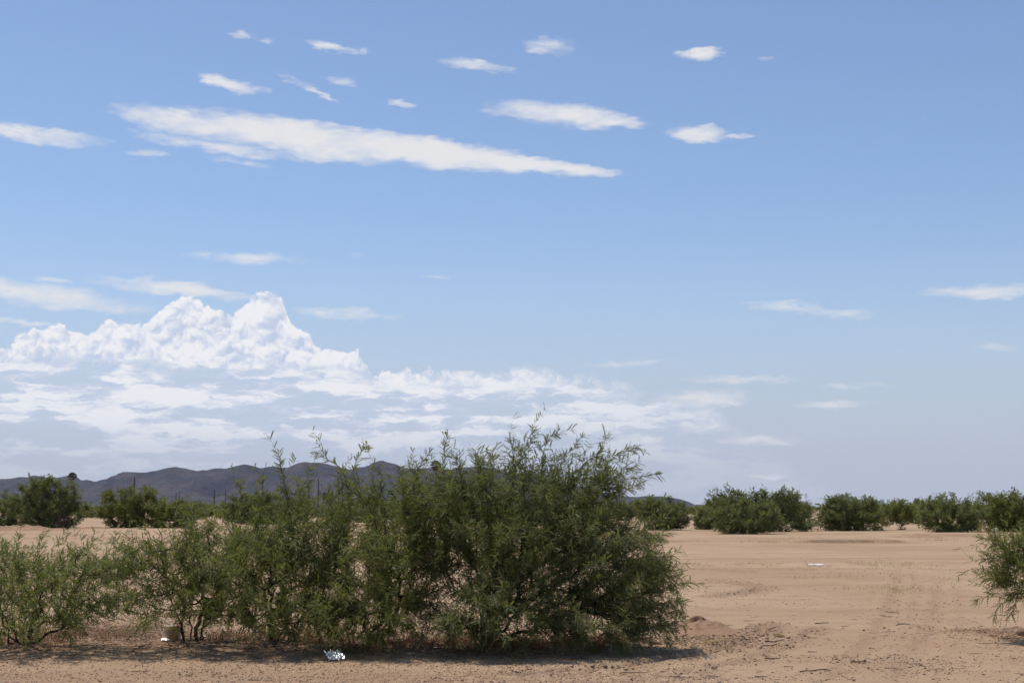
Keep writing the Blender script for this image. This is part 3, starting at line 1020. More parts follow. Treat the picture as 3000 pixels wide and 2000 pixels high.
bgs('tallest dark shrub of the left group, standing before the left end of the mountains', 150, 1545,
    [(155, 1472, 0, 82, 1.8, 60, 2), (125, 1428, 0, 58, 1.2, 26, 1.0), (208, 1492, 0, 40, 1.2, 44, .7), (90, 1490, .5, 60, 1.3, 48, .8)], 'leaf_far', 201, n=620)
bgs('dark shrub cut by the left edge beyond the sand, bare trunks showing', 30, 1543,
    [(20, 1485, 0, 75, 1.5, 34, 2), (-80, 1480, 0, 80, 1.5, 42, 1.2)], 'leaf_far', 202, n=420, gap=.08, stem_len=1.0)
bgs('rounded many-stemmed shrub beneath the lone pole on the left', 388, 1545,
    [(390, 1480, 0, 92, 1.8, 38, 2), (350, 1455, 0, 45, 1.0, 22, .5), (420, 1450, 0, 45, 1.0, 22, .5), (330, 1510, 0, 35, 1.0, 20, .4), (460, 1500, 0, 35, 1., 25, .4)], 'leaf_far_light', 203, n=560, gap=.08, stem_len=1.0, stems=7)
bgs('small open shrub between the pole shrub and the dark middle shrub', 475, 1546,
    [(500, 1500, 0, 60, 1.2, 30, 1.2), (560, 1500, .5, 60, 1.2, 28, 1)], 'leaf_far_light', 204, n=330, gap=.08)
bgs('wide dark shrub behind the foreground row, left of the tallest utility pole', 760, 1535,
    [(760, 1480, 0, 95, 2.0, 38, 2), (690, 1490, 0, 45, 1.5, 32, .7), (850, 1495, 0, 60, 1.5, 28, .8)], 'leaf_far', 205, n=560)
bgs('dark shrub showing through the largest foreground shrub', 1250, 1540,
    [(1250, 1495, 0, 110, 2.0, 30, 2), (1100, 1500, 1, 90, 2.0, 25, 1)], 'leaf_far', 206, n=420)
bgs('dark shrub at the right end of the small hill', 1945, 1552,
    [(1945, 1508, 0, 62, 1.7, 38, 2), (1900, 1488, 0, 42, 1.2, 22, .8), (1990, 1518, 0, 26, .9, 28, .5)], 'leaf_far', 207, n=520)
bgs('broadest shrub of the right group with a feathery top', 2220, 1557,
    [(2200, 1495, 1, 125, 2.0, 45, 2.4), (2130, 1465, 1, 60, 1.1, 26, .7), (2260, 1465, 1, 80, 1.4, 27, 1), (2320, 1500, 1, 45, 1.3, 30, .6), (2230, 1530, .5, 130, 1.5, 22, .8), (2345, 1545, 0, 35, .8, 9, .25)],
    'leaf_far', 208, n=850)
bgs('rounded paler shrub standing in front of the broadest right-hand shrub', 2190, 1563,
    [(2190, 1515, -.3, 95, 1.3, 38, 2)], 'leaf_far', 209, n=400, tint=(.25, 1.0))
bgs('low shrub with rusty patches left of the broad shrub', 2060, 1550,
    [(2068, 1520, 0, 34, 1.2, 28, 1)], 'leaf_far', 210, n=170, tint=(.2, 1.0))
bgs('dome-shaped dark shrub standing alone in the middle of the right group', 2490, 1555,
    [(2490, 1510, 0, 85, 1.7, 42, 2), (2460, 1475, 0, 35, .9, 20, .5), (2520, 1480, 0, 40, 1., 18, .5), (2420, 1525, 0, 25, .9, 25, .4), (2555, 1520, 0, 35, 1., 30, .5)], 'leaf_far', 211, n=560)
bgs('small light green tree-like shrub with a visible trunk right of the dome-shaped shrub', 2645, 1553,
    [(2635, 1502, 0, 52, 1.2, 22, 1.3), (2600, 1520, 0, 25, .8, 22, .4)], 'leaf_far_light', 212, n=260, gap=.08, stems=2, stem_len=.8, rz_skirt=False)
bgs('dull green shrub with dark foot left of the yellow-green one at the right edge', 2790, 1560,
    [(2785, 1510, 0, 85, 1.7, 40, 2), (2750, 1482, 1, 50, 1.2, 22, .6), (2720, 1525, 0, 25, .9, 22, .3)], 'leaf_far', 213, n=520, tint=(.25, 1))
bgs('yellow-green shrub at the right edge with a white rock at its foot', 2950, 1558,
    [(2950, 1500, 0, 95, 1.8, 42, 2), (2940, 1470, 0, 70, 1.2, 22, .6), (3060, 1500, 0, 80, 1.8, 50, 1)], 'leaf_far_light', 214, n=640)
bgs('tuft of low green twigs at the foot of the broadest right-hand shrub', 2350, 1553, [(2350, 1546, 0, 28, .6, 7, 1)], 'leaf_far', 215, n=90, stem_len=.2, min_z=.05)

# heap of dark brush and its reddish soil
bgs('low heap of dark dead brush beside the tallest left-hand shrub', 195, 1548, [(195, 1527, -1, 36, .8, 20, 1)], None, 230, n=420, name='brush_heap', cat='brush',
    step=.14, di=.8, dk=.17, tip_r=.009, wood='bark', stem_len=.3, stems=6, tw_n=2, tw_len=(.2, .5), tw_mesh=True, tw_r=.01)

# farther shrubs: shared meshes, placed one by one
far_protos = []
for k, (rx, rz, mat) in enumerate(((1.9, 1.25, 'leaf_far'), (2.4, 1.1, 'leaf_far_light'), (1.5, 1.5, 'leaf_far'), (2.8, 1.3, 'leaf_far'))):
    b = Vector((0, 140, 0))
    r_ = shrub('scrub_shrub', 'x', b, [(0, 140, rz * 1.02, rx, rx * .8, rz, 2), (rx * .4, 140, rz * 1.3, rx * .5, rx * .5, rz * .75, .7), (-rx * .4, 140, rz * .9, rx * .6, rx * .5, rz * .7, .7)],
               mat, 300 + k, n_attr=300, step=.33, di=1.7, dk=.4, leaf_len=.36, leaf_w=.13, pairs=2, tip_r=.008, maxr_leaf=.035, sides=3, stems=4, stem_len=.7, leaf_gap=.10, parts=False, tw_n=2.2, tw_len=(.3, .7), tw_seg=2, tw_gap=.09, tw_r=.008, tw_mesh=False)
    far_protos.append(r_)
rng = random.Random(5)
spots = []
for i in range(900):
    if len(spots) >= 150:
        break
    Yd = 128 * (3.2 ** rng.random())
    px = rng.uniform(-250, 3250)
    if Yd < 190 and (180 < px < 290 or 2370 < px < 2400 or 2690 < px < 2730 or 1840 < px < 1880):
        continue
    if Yd < 175 and px < 1800 and rng.random() < .6:
        continue
    if any(abs(px - q[0]) < 34 and abs(Yd - q[1]) < 18 for q in spots):
        continue
    spots.append((px, Yd))
FAR_LABEL = 'far-off low green shrub in the dark scrub belt along the horizon'
for i, (px, Yd) in enumerate(spots):
    src = far_protos[i % 4]
    c = src if i < 4 else src.copy()
    if i >= 4:
        COL.objects.link(c)
        for ch in src.children:
            d = ch.copy()
            COL.objects.link(d)
            d.parent = c
    X = (px - 1500) / FPX * Yd
    c.location = (X, Yd, terr1(X, Yd) - 0.03)
    s = rng.uniform(.62, .98)
    c.scale = (s * rng.uniform(1.1, 1.7), s * rng.uniform(.9, 1.2), s * rng.uniform(.8, 1.05))
    c.rotation_euler = (0, 0, rng.uniform(0, 6.28))
    tag(c, FAR_LABEL, 'shrub', 'shrubs in the far scrub belt')


def build_far_mass():
    g = np.random.default_rng(9)
    n = 2600
    Yd = 430 * (8.0 ** g.random(n))
    px = g.uniform(-500, 3500, n)
    X = (px - 1500) / FPX * Yd
    h = g.uniform(1.2, 2.9, n)
    V, F, o, tn = [], [], 0, []
    m = 26
    for i in range(n):
        v = g.normal(size=(m, 3))
        v /= np.linalg.norm(v, axis=1, keepdims=True)
        c = np.array([X[i], Yd[i], h[i] * .5]) + v * np.array([h[i] * 1.1, h[i] * .9, h[i] * .5]) * (g.uniform(.3, 1, (m, 1)))
        s = h[i] * .55
        q = c[:, None] + g.normal(0, .5, (m, 3, 3)) * s * np.array([1, 1, .55])
        q[..., 2] = np.maximum(q[..., 2], 0.0)
        V.append(q.reshape(-1, 3))
        tn.append(np.repeat(np.clip(g.normal(.5, .25, m), 0, 1), 3))
    V = np.concatenate(V)
    o = obj('distant_scrub', mesh_np('distant_scrub', V, np.arange(len(V)).reshape(-1, 3), M['leaf_far'], {'tint': np.concatenate(tn)}))
    tag(o, 'dark green distant scrub merging into one belt below the horizon', 'scrub', kind='stuff')


build_far_mass()


# ------------------------------------------------------------------ palms, poles, shed
def tube_mesh(name, pts, rads, mat, sides=8):
    pts = np.array([tuple(p) for p in pts], dtype=float)
    V, F = tubes(pts[:-1], pts[1:], np.array(rads[:-1]), np.array(rads[1:]), sides)
    n = len(pts) - 1
    # close the ends
    c0 = list(range(sides))[::-1]
    c1 = [(n - 1) * 2 * sides + sides + k for k in range(sides)]
    return mesh_np(name, V, [F, np.array([c0, c1])], mat, None, True)


def fan_palm(label, px, py_top, Y, crown, seed, skirt=1.0, group=None, dead=False):
    g = np.random.default_rng(seed)
    top = at(px, py_top, Y)
    h = top.z - crown * 0.75
    z0 = terr1(top.x, Y)
    t = thing('fan_palm', (top.x, Y, z0), label, 'palm tree', group)
    h -= z0
    pts = [(0.12 * math.sin(k * .5 + seed), 0, h * k / 8) for k in range(9)]
    pts[0] = (pts[0][0], 0, -0.1)
    obj('trunk', tube_mesh('trunk', pts, [.30 - .12 * k / 8 for k in range(9)], M['trunk'], 8), t)
    tip = np.array(pts[-1])

    def fronds(n, e0, e1, L):
        V, F, o = [], [], 0
        for i in range(n):
            a = g.uniform(0, 2 * np.pi)
            e = R(g.uniform(e0, e1))
            d = np.array([math.cos(a) * math.cos(e), math.sin(a) * math.cos(e), math.sin(e)])
            st = tip + d * L * .45
            s = np.cross(d, [0, 0, 1.0]); s /= np.linalg.norm(s) + 1e-9
            u = np.cross(s, d)
            V += [tip - s * .02, tip + s * .02, st]
            F.append([o, o + 1, o + 2]); o += 3
            for k in range(9):
                b = R(-75 + 150 * k / 8)
                dd = d * math.cos(b) + s * math.sin(b) + u * g.uniform(-.15, .15)
                ee = st + dd * L * .55 + np.array([0, 0, -.12 * L])
                w = np.cross(dd, u) * L * .07
                m = st + dd * L * .3
                V += [st, m + w, ee, m - w]
                F += [[o, o + 1, o + 2], [o, o + 2, o + 3]]; o += 4
        V = np.array(V)
        return V, np.array(F), g.uniform(0, 1, len(V))
    if not dead:
        V, F, tn = fronds(34, -15, 80, crown)
        obj('crown', mesh_np('crown', V, F, M['palm'], {'tint': tn}), t)
    V, F, tn = fronds(int(34 * skirt), -88, -25 if not dead else 60, crown * .85)
    obj('dead_skirt', mesh_np('dead_skirt', V, F, M['palm_dead']), t)
    return t


fan_palm('tall fan palm with brown skirt standing before the mountains at far left', 212, 1383, 408, 1.45, 3, .8)
fan_palm('short dead palm with a yellowed top left of the tall far-left palm', 200, 1424, 400, 0.8, 4, .8, dead=True)
fan_palm('fan palm whose dark head rises behind the middle foreground shrub', 1278, 1349, 330, 1.5, 6, 1.0)
for k, (px, py) in enumerate(((2556, 1483), (2574, 1481), (2634, 1482), (2650, 1483), (2694, 1479), (3060, 1481))):
    if px < 3000:
        fan_palm('tiny far palm showing as a dark dot on the horizon at right', px, py, 1150, 2.6, 20 + k, .5, 'tiny palms on the right horizon')


def pole(label, px, py, Y, r, arms=(), group=None, mat='pole', name='utility_pole', caps=True):
    top = at(px, py, Y)
    z0 = terr1(top.x, Y)
    t = thing(name, (top.x, Y, z0), label, 'pole', group)
    h = top.z - z0
    obj('shaft', tube_mesh('shaft', [(0, 0, -.1), (0.02, 0, h * .5), (0, 0, h)], [r * 1.15, r, r * .8], M[mat], 10), t)
    for (dz, w) in arms:
        a = obj('crossarm', tube_mesh('crossarm', [(-w, -r, h - dz), (0, -r, h - dz), (w, -r, h - dz)], [.08, .09, .08], M[mat], 6), t)
        for s in (-.9, -.45, .45, .9):
            obj('insulator', tube_mesh('insulator', [(s * w, -r, h - dz + .05), (s * w, -r, h - dz + .16), (s * w, -r, h - dz + .28)], [.05, .08, .04], M['steel'], 6), a)
    return t


pole('thick bare pole immediately right of the tall far-left palm', 218, 1424, 395, .30)
pole('lone dark wooden pole rising out of the rounded left-hand shrub', 394, 1397, 320, .20)
pole('thin far pole, left one of a close pair before the mountain slope', 516, 1440, 640, .22)
pole('thin far pole, right one of a close pair before the mountain slope', 525, 1440, 680, .20)
pole('stout far pole right of the close pair of thin poles', 628, 1433, 470, .24)
pole('thin far pole just left of the wide dark middle shrub', 661, 1433, 560, .17)
pole('tall slim pole left of the small rust-coloured tree', 933, 1400, 400, .19)
pole('slim far pole with stacked crossarms standing on the right horizon', 2361, 1444, 700, .13, ((.25, .5), (1.1, .9), (2.0, .9)), mat='steel')
pole('short far pole with one lamp-like crossarm above the light green shrub', 2645, 1466, 700, .14, ((.15, .75),), mat='steel')

bgs('small rust-coloured round tree far off beside the tall slim pole', 962, 1495, [(962, 1455, 0, 17, 1.4, 17, 1)], 'leaf_rust', 241, n=160, rz_skirt=False, name='small_tree', cat='tree', stems=2,
    stem_len=1.6, step=.5, di=2.5, dk=.6, leaf_len=.6, leaf_w=.22, gap=.12, tip_r=.012, maxr_leaf=.05)
bgs('tiny green bush standing alone on the sand gap behind the left shrubs', 258, 1512, [(258, 1503, 0, 11, .7, 7, 1)], 'leaf_far', 242, n=80, rz_skirt=False, gap=.08, step=.3, leaf_len=.4, leaf_w=.14, stems=3, stem_len=.5)


def box(name, x0, x1, y0, y1, z0, z1, mat, parent):
    V = [(x, y, z) for z in (z0, z1) for y in (y0, y1) for x in (x0, x1)]
    F = [(0, 2, 3, 1), (4, 5, 7, 6), (0, 1, 5, 4), (2, 6, 7, 3), (0, 4, 6, 2), (1, 3, 7, 5)]
    return obj(name, mesh_np(name, V, np.array(F), mat), parent)


def shed():
    Yd = 520
    c = at(1228, 1474, Yd)
    z0 = terr1(c.x, Yd)
    t = thing('shed', (c.x, Yd, z0), 'low far building with a white roof glimpsed through the foreground shrubs', 'building')
    w = 5.2
    h = 2.4
    box('wall', -w, w, 0, 7, -.1, h, M['wall'], t)
    V = [(-w - .4, -.5, h - .05), (w + .4, -.5, h - .05), (w + .4, 3.5, h + 1.2), (-w - .4, 3.5, h + 1.2), (w + .4, 7.5, h - .05), (-w - .4, 7.5, h - .05)]
    V += [(x, y, z - .12) for x, y, z in V]
    F = [(0, 1, 2, 3), (3, 2, 4, 5), (9, 8, 7, 6), (11, 10, 8, 9), (0, 6, 7, 1), (5, 4, 10, 11)]
    F2 = [(0, 3, 9, 6), (3, 5, 11, 9), (1, 7, 8, 2), (2, 8, 10, 4)]
    obj('roof', mesh_np('roof', V, np.array(F + F2), M['roof']), t)
    d = box('door', -1.0, 0.1, -.06, -.002, 0, 2.05, M['pole'], t)
    for x in (-3.6, 2.2):
        f = box('window', x, x + 1.3, -.06, -.002, .9, 1.9, M['paper'], t)
        box('pane', x + .1, x + 1.2, -.09, -.062, 1.0, 1.8, M['pole'], f)


shed()

# ------------------------------------------------------------------ ground things


def mound(label, px, py, rx, ry, h, seed, mat, scarp=True, cat='dirt mound', name='dirt_mound'):
    c = gnd(px, py)
    nr, na = 70, 160
    r = np.linspace(0, 1, nr) ** 0.9
    a = np.linspace(0, 2 * np.pi, na, endpoint=False)
    Rr, A = np.meshgrid(r, a, indexing='ij')
    X = Rr * np.cos(A) * rx
    Yy = Rr * np.sin(A) * ry
    wob = 1 + .25 * fbm(np.cos(A) * 1.6 + 5, np.sin(A) * 1.6, seed, 3)
    X, Yy = X * wob, Yy * wob
    Z = h * (1 - sstep(0.0, 1.0, Rr)) ** 1.15
    Z = Z * (1 + .5 * fbm(X * 3.2, Yy * 3.2, seed + 3, 4)) + 0.035 * fbm(X * 16, Yy * 16, seed + 4, 3) * (1 - Rr) ** .5
    if scarp:   # burrow mouth under a broken lip, on the side facing the camera
        u = (X + 0.02) / .15
        arc = -.04 + .09 * np.abs(u) ** 2 + .05 * fbm(X * 11, X * 0 + 1, seed + 9, 2)
        d = Yy - arc                                            # behind the lip: d > 0
        wdt = np.clip(1 - np.abs(u) ** 4, 0, 1)
        Z = Z + .018 * wdt * np.exp(-((d - .04) / .07) ** 2) * (d > 0)
        Z = Z - .06 * wdt * (d <= 0) * np.clip(1 + d / .16, 0, 1)
    wx, wy = c.x + X, c.y + Yy
    Zw = terrain(wx, wy) + Z - .03 * sstep(.75, 1.0, Rr) - 0.002
    z0 = terr1(c.x, c.y)
    V = np.stack([X, Yy, Zw - z0], -1).reshape(-1, 3)
    i = np.arange(nr * na).reshape(nr, na)
    j = np.roll(i, -1, 1)
    F = np.stack([i[:-1], i[1:], j[1:], j[:-1]], -1).reshape(-1, 4)
    o = obj(name, mesh_np(name, V, F, mat, None, True), None, (c.x, c.y, z0))
    return tag(o, label, cat)


mound('reddish dirt mound with a burrow mouth beside the right end of the largest shrub', 2045, 1850, .58, .9, .16, 5, M['mound'])
mound('long low bank of reddish soil under the shrubs at far left', 60, 1552, 4.2, 1.6, .38, 8, M['mound'], False, 'soil bank', 'soil_bank')
mound('low reddish bank of soil right of the brush heap at left', 270, 1547, 1.6, .9, .16, 9, M['mound'], False, 'soil bank', 'soil_bank')
mound('low brown soil heap on the sand near the dull green right-hand shrub', 2690, 1572, 1.7, 1.2, .2, 10, M['mound'], False, 'soil bank', 'soil_bank')


def crumple(name, label, px, py, sx, sy, mat, seed, amp, cat, rot=0.0, tilt=0.0, thick=0.004, lift=0.0, arch=None, n=22, taper=0.0):
    c = gnd(px, py)
    u = np.linspace(-.5, .5, n)
    U, Vv = np.meshgrid(u, u, indexing='ij')
    X = U * sx * (1 - taper * (Vv + .5)) * (1 + .2 * fbm(U * 3, Vv * 3, seed, 2))
    Yl = Vv * sy * (1 + .2 * fbm(U * 3 + 9, Vv * 3, seed + 1, 2))
    rid = 1 - np.abs(2 * fbm(U * 5 + seed, Vv * 5, seed + 2, 3))
    Z = amp * (rid - .4) + lift
    if arch:
        Z = Z + arch(U, Vv)
    Z = np.maximum(Z, 0.004)
    Yr = Yl * math.cos(tilt)
    Z = Z + (Yl + sy * .5) * math.sin(tilt)
    Xr = X * math.cos(rot) - Yr * math.sin(rot)
    Yr = X * math.sin(rot) + Yr * math.cos(rot)
    z0 = terr1(c.x, c.y)
    top = np.stack([Xr, Yr, Z + .004], -1).reshape(-1, 3)
    bot = top - np.array([0, 0, thick])
    i = np.arange(n * n).reshape(n, n)
    F1 = np.stack([i[:-1, :-1], i[1:, :-1], i[1:, 1:], i[:-1, 1:]], -1).reshape(-1, 4)
    ed = list(i[:, 0]) + list(i[-1, 1:]) + list(i[::-1, -1][1:]) + list(i[0, ::-1][1:-1])
    ed = np.array(ed)
    nx = np.roll(ed, -1)
    F3 = np.stack([ed, ed + n * n, nx + n * n, nx], -1)
    me = mesh_np(name, np.concatenate([top, bot]), [F1, (F1 + n * n)[:, ::-1], F3], mat)
    return tag(obj(name, me, None, (c.x, c.y, z0)), label, cat)


crumple('foil_wrapper', 'crumpled silver foil wrapper on the shaded soil in front of the foreground shrubs', 980, 1934, .18, .18, M['foil'], 3, .06, 'litter', rot=.5, tilt=.45, n=18)
crumple('plastic_strip', 'long white plastic strip lying on the open sand, its left end turned up', 2385, 1658, .52, .12, M['paper'], 5, .05, 'litter', rot=-.05, tilt=.12,
        arch=lambda U, V: .16 * np.clip((-U - .30) / .2, 0, 1) ** 1.3, n=24)
crumple('litter_scrap', 'small white scrap lying between the stems left of the foil wrapper', 745, 1850, .09, .10, M['paper'], 8, .04, 'litter', n=9)
crumple('litter_scrap', 'tiny white scrap close to the tan pail', 596, 1864, .07, .06, M['paper'], 9, .03, 'litter', n=9)
crumple('plastic_scrap', 'crumpled shiny plastic scrap at the foot of the tan pail', 484, 1875, .09, .08, M['foil'], 12, .05, 'litter', n=12, rot=.2, tilt=.15)


def pail():
    c = gnd(502, 1872)
    z0 = terr1(c.x, c.y)
    t = thing('pail', (c.x, c.y, z0), 'upturned tan plastic pail half hidden behind shrub stems', 'pail')
    prof = [(.118, 0.0), (.118, .012), (.112, .014), (.105, .10), (.096, .17), (.090, .176), (.0, .176)]
    n = 24
    V = []
    for r, z in prof:
        for k in range(n):
            a = 2 * math.pi * k / n
            dent = 1 - .10 * math.exp(-((a - 4.2) / .5) ** 2) * (z / .17)
            V.append((r * math.cos(a) * dent, r * math.sin(a) * dent, z + .03 * r * math.cos(a)))
    i = np.arange(len(prof) * n).reshape(len(prof), n)
    j = np.roll(i, -1, 1)
    F = np.stack([i[:-1], j[:-1], j[1:], i[1:]], -1).reshape(-1, 4)
    obj('body', mesh_np('body', V, F, M['pail'], None, True), t)
    rim = [(.121 * math.cos(a), .121 * math.sin(a), .016 + .03 * .12 * math.cos(a)) for a in np.linspace(0, 2 * math.pi, 25)]
    obj('rim', tube_mesh('rim', rim, [.006] * 25, M['pail'], 6), t)
    hd = [(.124 * math.cos(a), -.03 + -.13 * math.sin(a), .016) for a in np.linspace(0, math.pi, 13)]
    obj('handle', tube_mesh('handle', hd, [.0025] * 13, M['steel'], 5), t)


pail()


def rock(label, px, py, s, seed, mat='rock', name='rock', cat='rock', sq=(1, .8, .6)):
    c = gnd(px, py)
    n, m = 9, 14
    g = np.random.default_rng(seed)
    th = np.linspace(0, np.pi, n)
    ph = np.linspace(0, 2 * np.pi, m, endpoint=False)
    T, Pp = np.meshgrid(th, ph, indexing='ij')
    k = 1 + .55 * fbm(np.cos(Pp) * np.sin(T) * 1.7 + seed, np.sin(Pp) * np.sin(T) * 1.7 + np.cos(T) * 1.3, seed, 3)
    V = np.stack([k * np.sin(T) * np.cos(Pp) * s * sq[0], k * np.sin(T) * np.sin(Pp) * s * sq[1], k * np.cos(T) * s * sq[2] + s * sq[2] * .6], -1).reshape(-1, 3)
    i = np.arange(n * m).reshape(n, m)
    j = np.roll(i, -1, 1)
    F = np.stack([i[:-1], i[1:], j[1:], j[:-1]], -1).reshape(-1, 4)
    return tag(obj(name, mesh_np(name, V, F, M[mat]), None, (c.x, c.y, terr1(c.x, c.y))), label, cat)


rock('white rock lying at the foot of the yellow-green shrub at the right edge', 2916, 1560, .24, 4, sq=(1, .7, .65))
rock('smaller pale rock right of the white rock at the right edge', 2934, 1561, .11, 5)
rock('dark reddish clod on the sand below the shrub at the right edge', 2885, 1846, .075, 6, 'clod', 'soil_clod', 'clod', (1, .8, .55))
rock('dark reddish clod touching the right border of the picture', 2996, 1860, .07, 7, 'clod', 'soil_clod', 'clod', (1, .8, .8))
rock('reddish clod at the shaded edge of the dirt mound under the largest shrub', 1916, 1890, .06, 8, 'clod', 'soil_clod', 'clod', (1.3, .8, .5))


def stick(label, px, py, L, rot, r, seed, forks=1, group=None, mat='deadwood'):
    c = gnd(px, py)
    g = np.random.default_rng(seed)
    n = 7
    r *= .68
    pts = []
    x, y, a = -L / 2, 0.0, 0.0
    for k in range(n):
        pts.append((x, y))
        x += L / (n - 1)
        y += g.normal(0, L * .013)
    cs, sn = math.cos(rot), math.sin(rot)
    pts = [(p[0] * cs - p[1] * sn, p[0] * sn + p[1] * cs) for p in pts]
    z0 = terr1(c.x, c.y)
    p3 = [(p[0], p[1], terr1(c.x + p[0], c.y + p[1]) - z0 + r * 1.1 + .006 * math.sin(k * 1.3) ** 2) for k, p in enumerate(pts)]
    rr = [r * (1 - .5 * k / n) for k in range(n)]
    V, F = tubes(np.array(p3[:-1]), np.array(p3[1:]), np.array(rr[:-1]), np.array(rr[1:]), 6)
    VV, FF, o = [V], [F], len(V)
    for f in range(forks):
        k = 2 + f
        q0 = np.array(p3[k])
        d = rot + (.7 if f % 2 else -.6) + g.normal(0, .2)
        q1 = q0 + np.array([math.cos(d), math.sin(d), .05]) * L * .28
        V, F = tubes(q0[None], q1[None], np.array([r * .6]), np.array([r * .3]), 5)
        VV.append(V); FF.append(F + o); o += len(V)
    return tag(obj('dry_stick', mesh_np('dry_stick', np.concatenate(VV), np.concatenate(FF), M[mat], None, True), None, (c.x, c.y, z0)), label, 'stick', group)


GS = 'dry sticks strewn on the open sand'
# single ones one can point at, then the plain ones
stick('stick lying in a forked tangle at the lower right, second from the bottom edge', 2390, 1972, .30, -.05, .010, 1, 3, GS)
stick('straight dark stick on the sand, farthest right of the long ones', 2652, 1831, .24, .0, .011, 2, 0, GS)
stick('straight dark stick left of the farthest-right long stick', 2408, 1827, .19, .02, .012, 3, 0, GS)
stick('thick knobbly stick, upper one of two near the dry grass tuft', 2268, 1886, .22, .15, .013, 4, 2, GS)
stick('thin stick lying just below the knobbly one near the dry grass tuft', 2252, 1896, .16, -.1, .009, 5, 0, GS)
stick('dark slanting stick below the pair near the dry grass tuft', 2265, 1936, .20, .4, .010, 6, 1, GS)
stick('dark stick leaning on the right flank of the dirt mound', 2184, 1870, .14, .5, .010, 7, 0, GS)
stick('small heap-like twig clump in the lower right sand', 2515, 1942, .16, -.1, .012, 8, 4, GS)
stick('pale bleached stick lying on the disturbed soil below the mound', 2089, 1896, .06, -.8, .006, 9, 0, GS, 'straw')
stick('pale thin stick beside a dark one in the right middle sand', 2614, 1790, .20, .0, .008, 10, 0, GS)
plain = [(2597, 1803, .2, .1), (2476, 1836, .12, .2), (2611, 1849, .11, -.1), (2195, 1821, .15, .1), (2138, 1831, .08, .2), (1990, 1990, .22, .05), (1860, 1975, .30, .12),
         (2090, 1988, .14, .05), (2230, 1992, .12, -.1), (2310, 1958, .1, .2), (2620, 1967, .18, -.2), (2690, 1950, .1, .1), (2860, 1918, .14, .15), (2380, 1917, .1, 0),
         (745, 1992, .12, -.1), (640, 1925, .1, 0), (2960, 1840, .2, .05), (2960, 1868, .3, .03), (410, 1965, .16, .1), (1700, 1935, .2, .1)]
for k, (px, py, L, a) in enumerate(plain):
    stick('short thin dry stick lying loose on the sand', px, py, L, a + random.uniform(-.25, .25), random.uniform(.005, .008), 40 + k, k % 3, GS)


# ------------------------------------------------------------------ uncountable small stuff
def scatter_clods():
    g = np.random.default_rng(12)
    xs, ys, ss = [], [], []

    def add(x, y, s):
        xs.append(x); ys.append(y); ss.append(s)
    n = 34000                                     # gravelly strip in front
    x = g.uniform(-6.0, 6.5, n)
    y = 12.2 + g.uniform(0, 1, n) ** 1.2 * 3.2
    keep = g.random(n) < np.clip(.75 - (x > 2.0) * .5 + .8 * fbm(x, y, 4, 3), .05, 1)
    add(x[keep], y[keep], g.lognormal(-5.25, .38, n)[keep])
    n = 12000                                     # over the open sand
    x = g.uniform(-7, 9.5, n)
    y = 13 + g.uniform(0, 1, n) ** 1.8 * 30
    keep = fbm(x * .5, y * .5, 14, 3) > .02
    add(x[keep], y[keep], g.lognormal(-5.2, .5, n)[keep])
    for pts, w, dep, amt in TRACKS[:6]:          # along the ruts
        for (ax, ay), (bx, by) in zip(pts[:-1], pts[1:]):
            k = int(math.hypot(bx - ax, by - ay) * 150 * amt * amt)
            t = g.random(k)
            add(ax + (bx - ax) * t + g.normal(0, w * .9, k), ay + (by - ay) * t + g.normal(0, w * .9, k), g.lognormal(-4.95, .5, k))
    mc = gnd(2060, 1880)
    k = 1300
    add(mc.x + g.normal(0, .4, k), mc.y + g.normal(0, .7, k), g.lognormal(-5.0, .55, k))
    x, y, s = np.concatenate(xs), np.concatenate(ys), np.clip(np.concatenate(ss), .003, .03)
    z = terrain(x, y)
    n = len(x)
    octa = np.array([(1, 0, 0), (0, 1, 0), (-1, 0, 0), (0, -1, 0), (0, 0, 1), (0, 0, -1)], dtype=float)
    F0 = np.array([(0, 1, 4), (1, 2, 4), (2, 3, 4), (3, 0, 4), (1, 0, 5), (2, 1, 5), (3, 2, 5), (0, 3, 5)])
    sh = octa[None] * s[:, None, None] * np.array([1.15, 1.0, .75]) * g.uniform(.6, 1.35, (n, 6, 1))
    a = g.uniform(0, 6.28, n)
    c_, s_ = np.cos(a)[:, None], np.sin(a)[:, None]
    X = sh[..., 0] * c_ - sh[..., 1] * s_ + x[:, None]
    Yy = sh[..., 0] * s_ + sh[..., 1] * c_ + y[:, None]
    Z = sh[..., 2] + z[:, None] + s[:, None] * .3
    V = np.stack([X, Yy, Z], -1).reshape(-1, 3)
    F = (F0[None] + np.arange(n)[:, None, None] * 6).reshape(-1, 3)
    tag(obj('soil_clods', mesh_np('soil_clods', V, F, M['clod'])), 'small brown clods and gravel strewn over the sand', 'gravel', kind='stuff')
    print('clods', n)


scatter_clods()


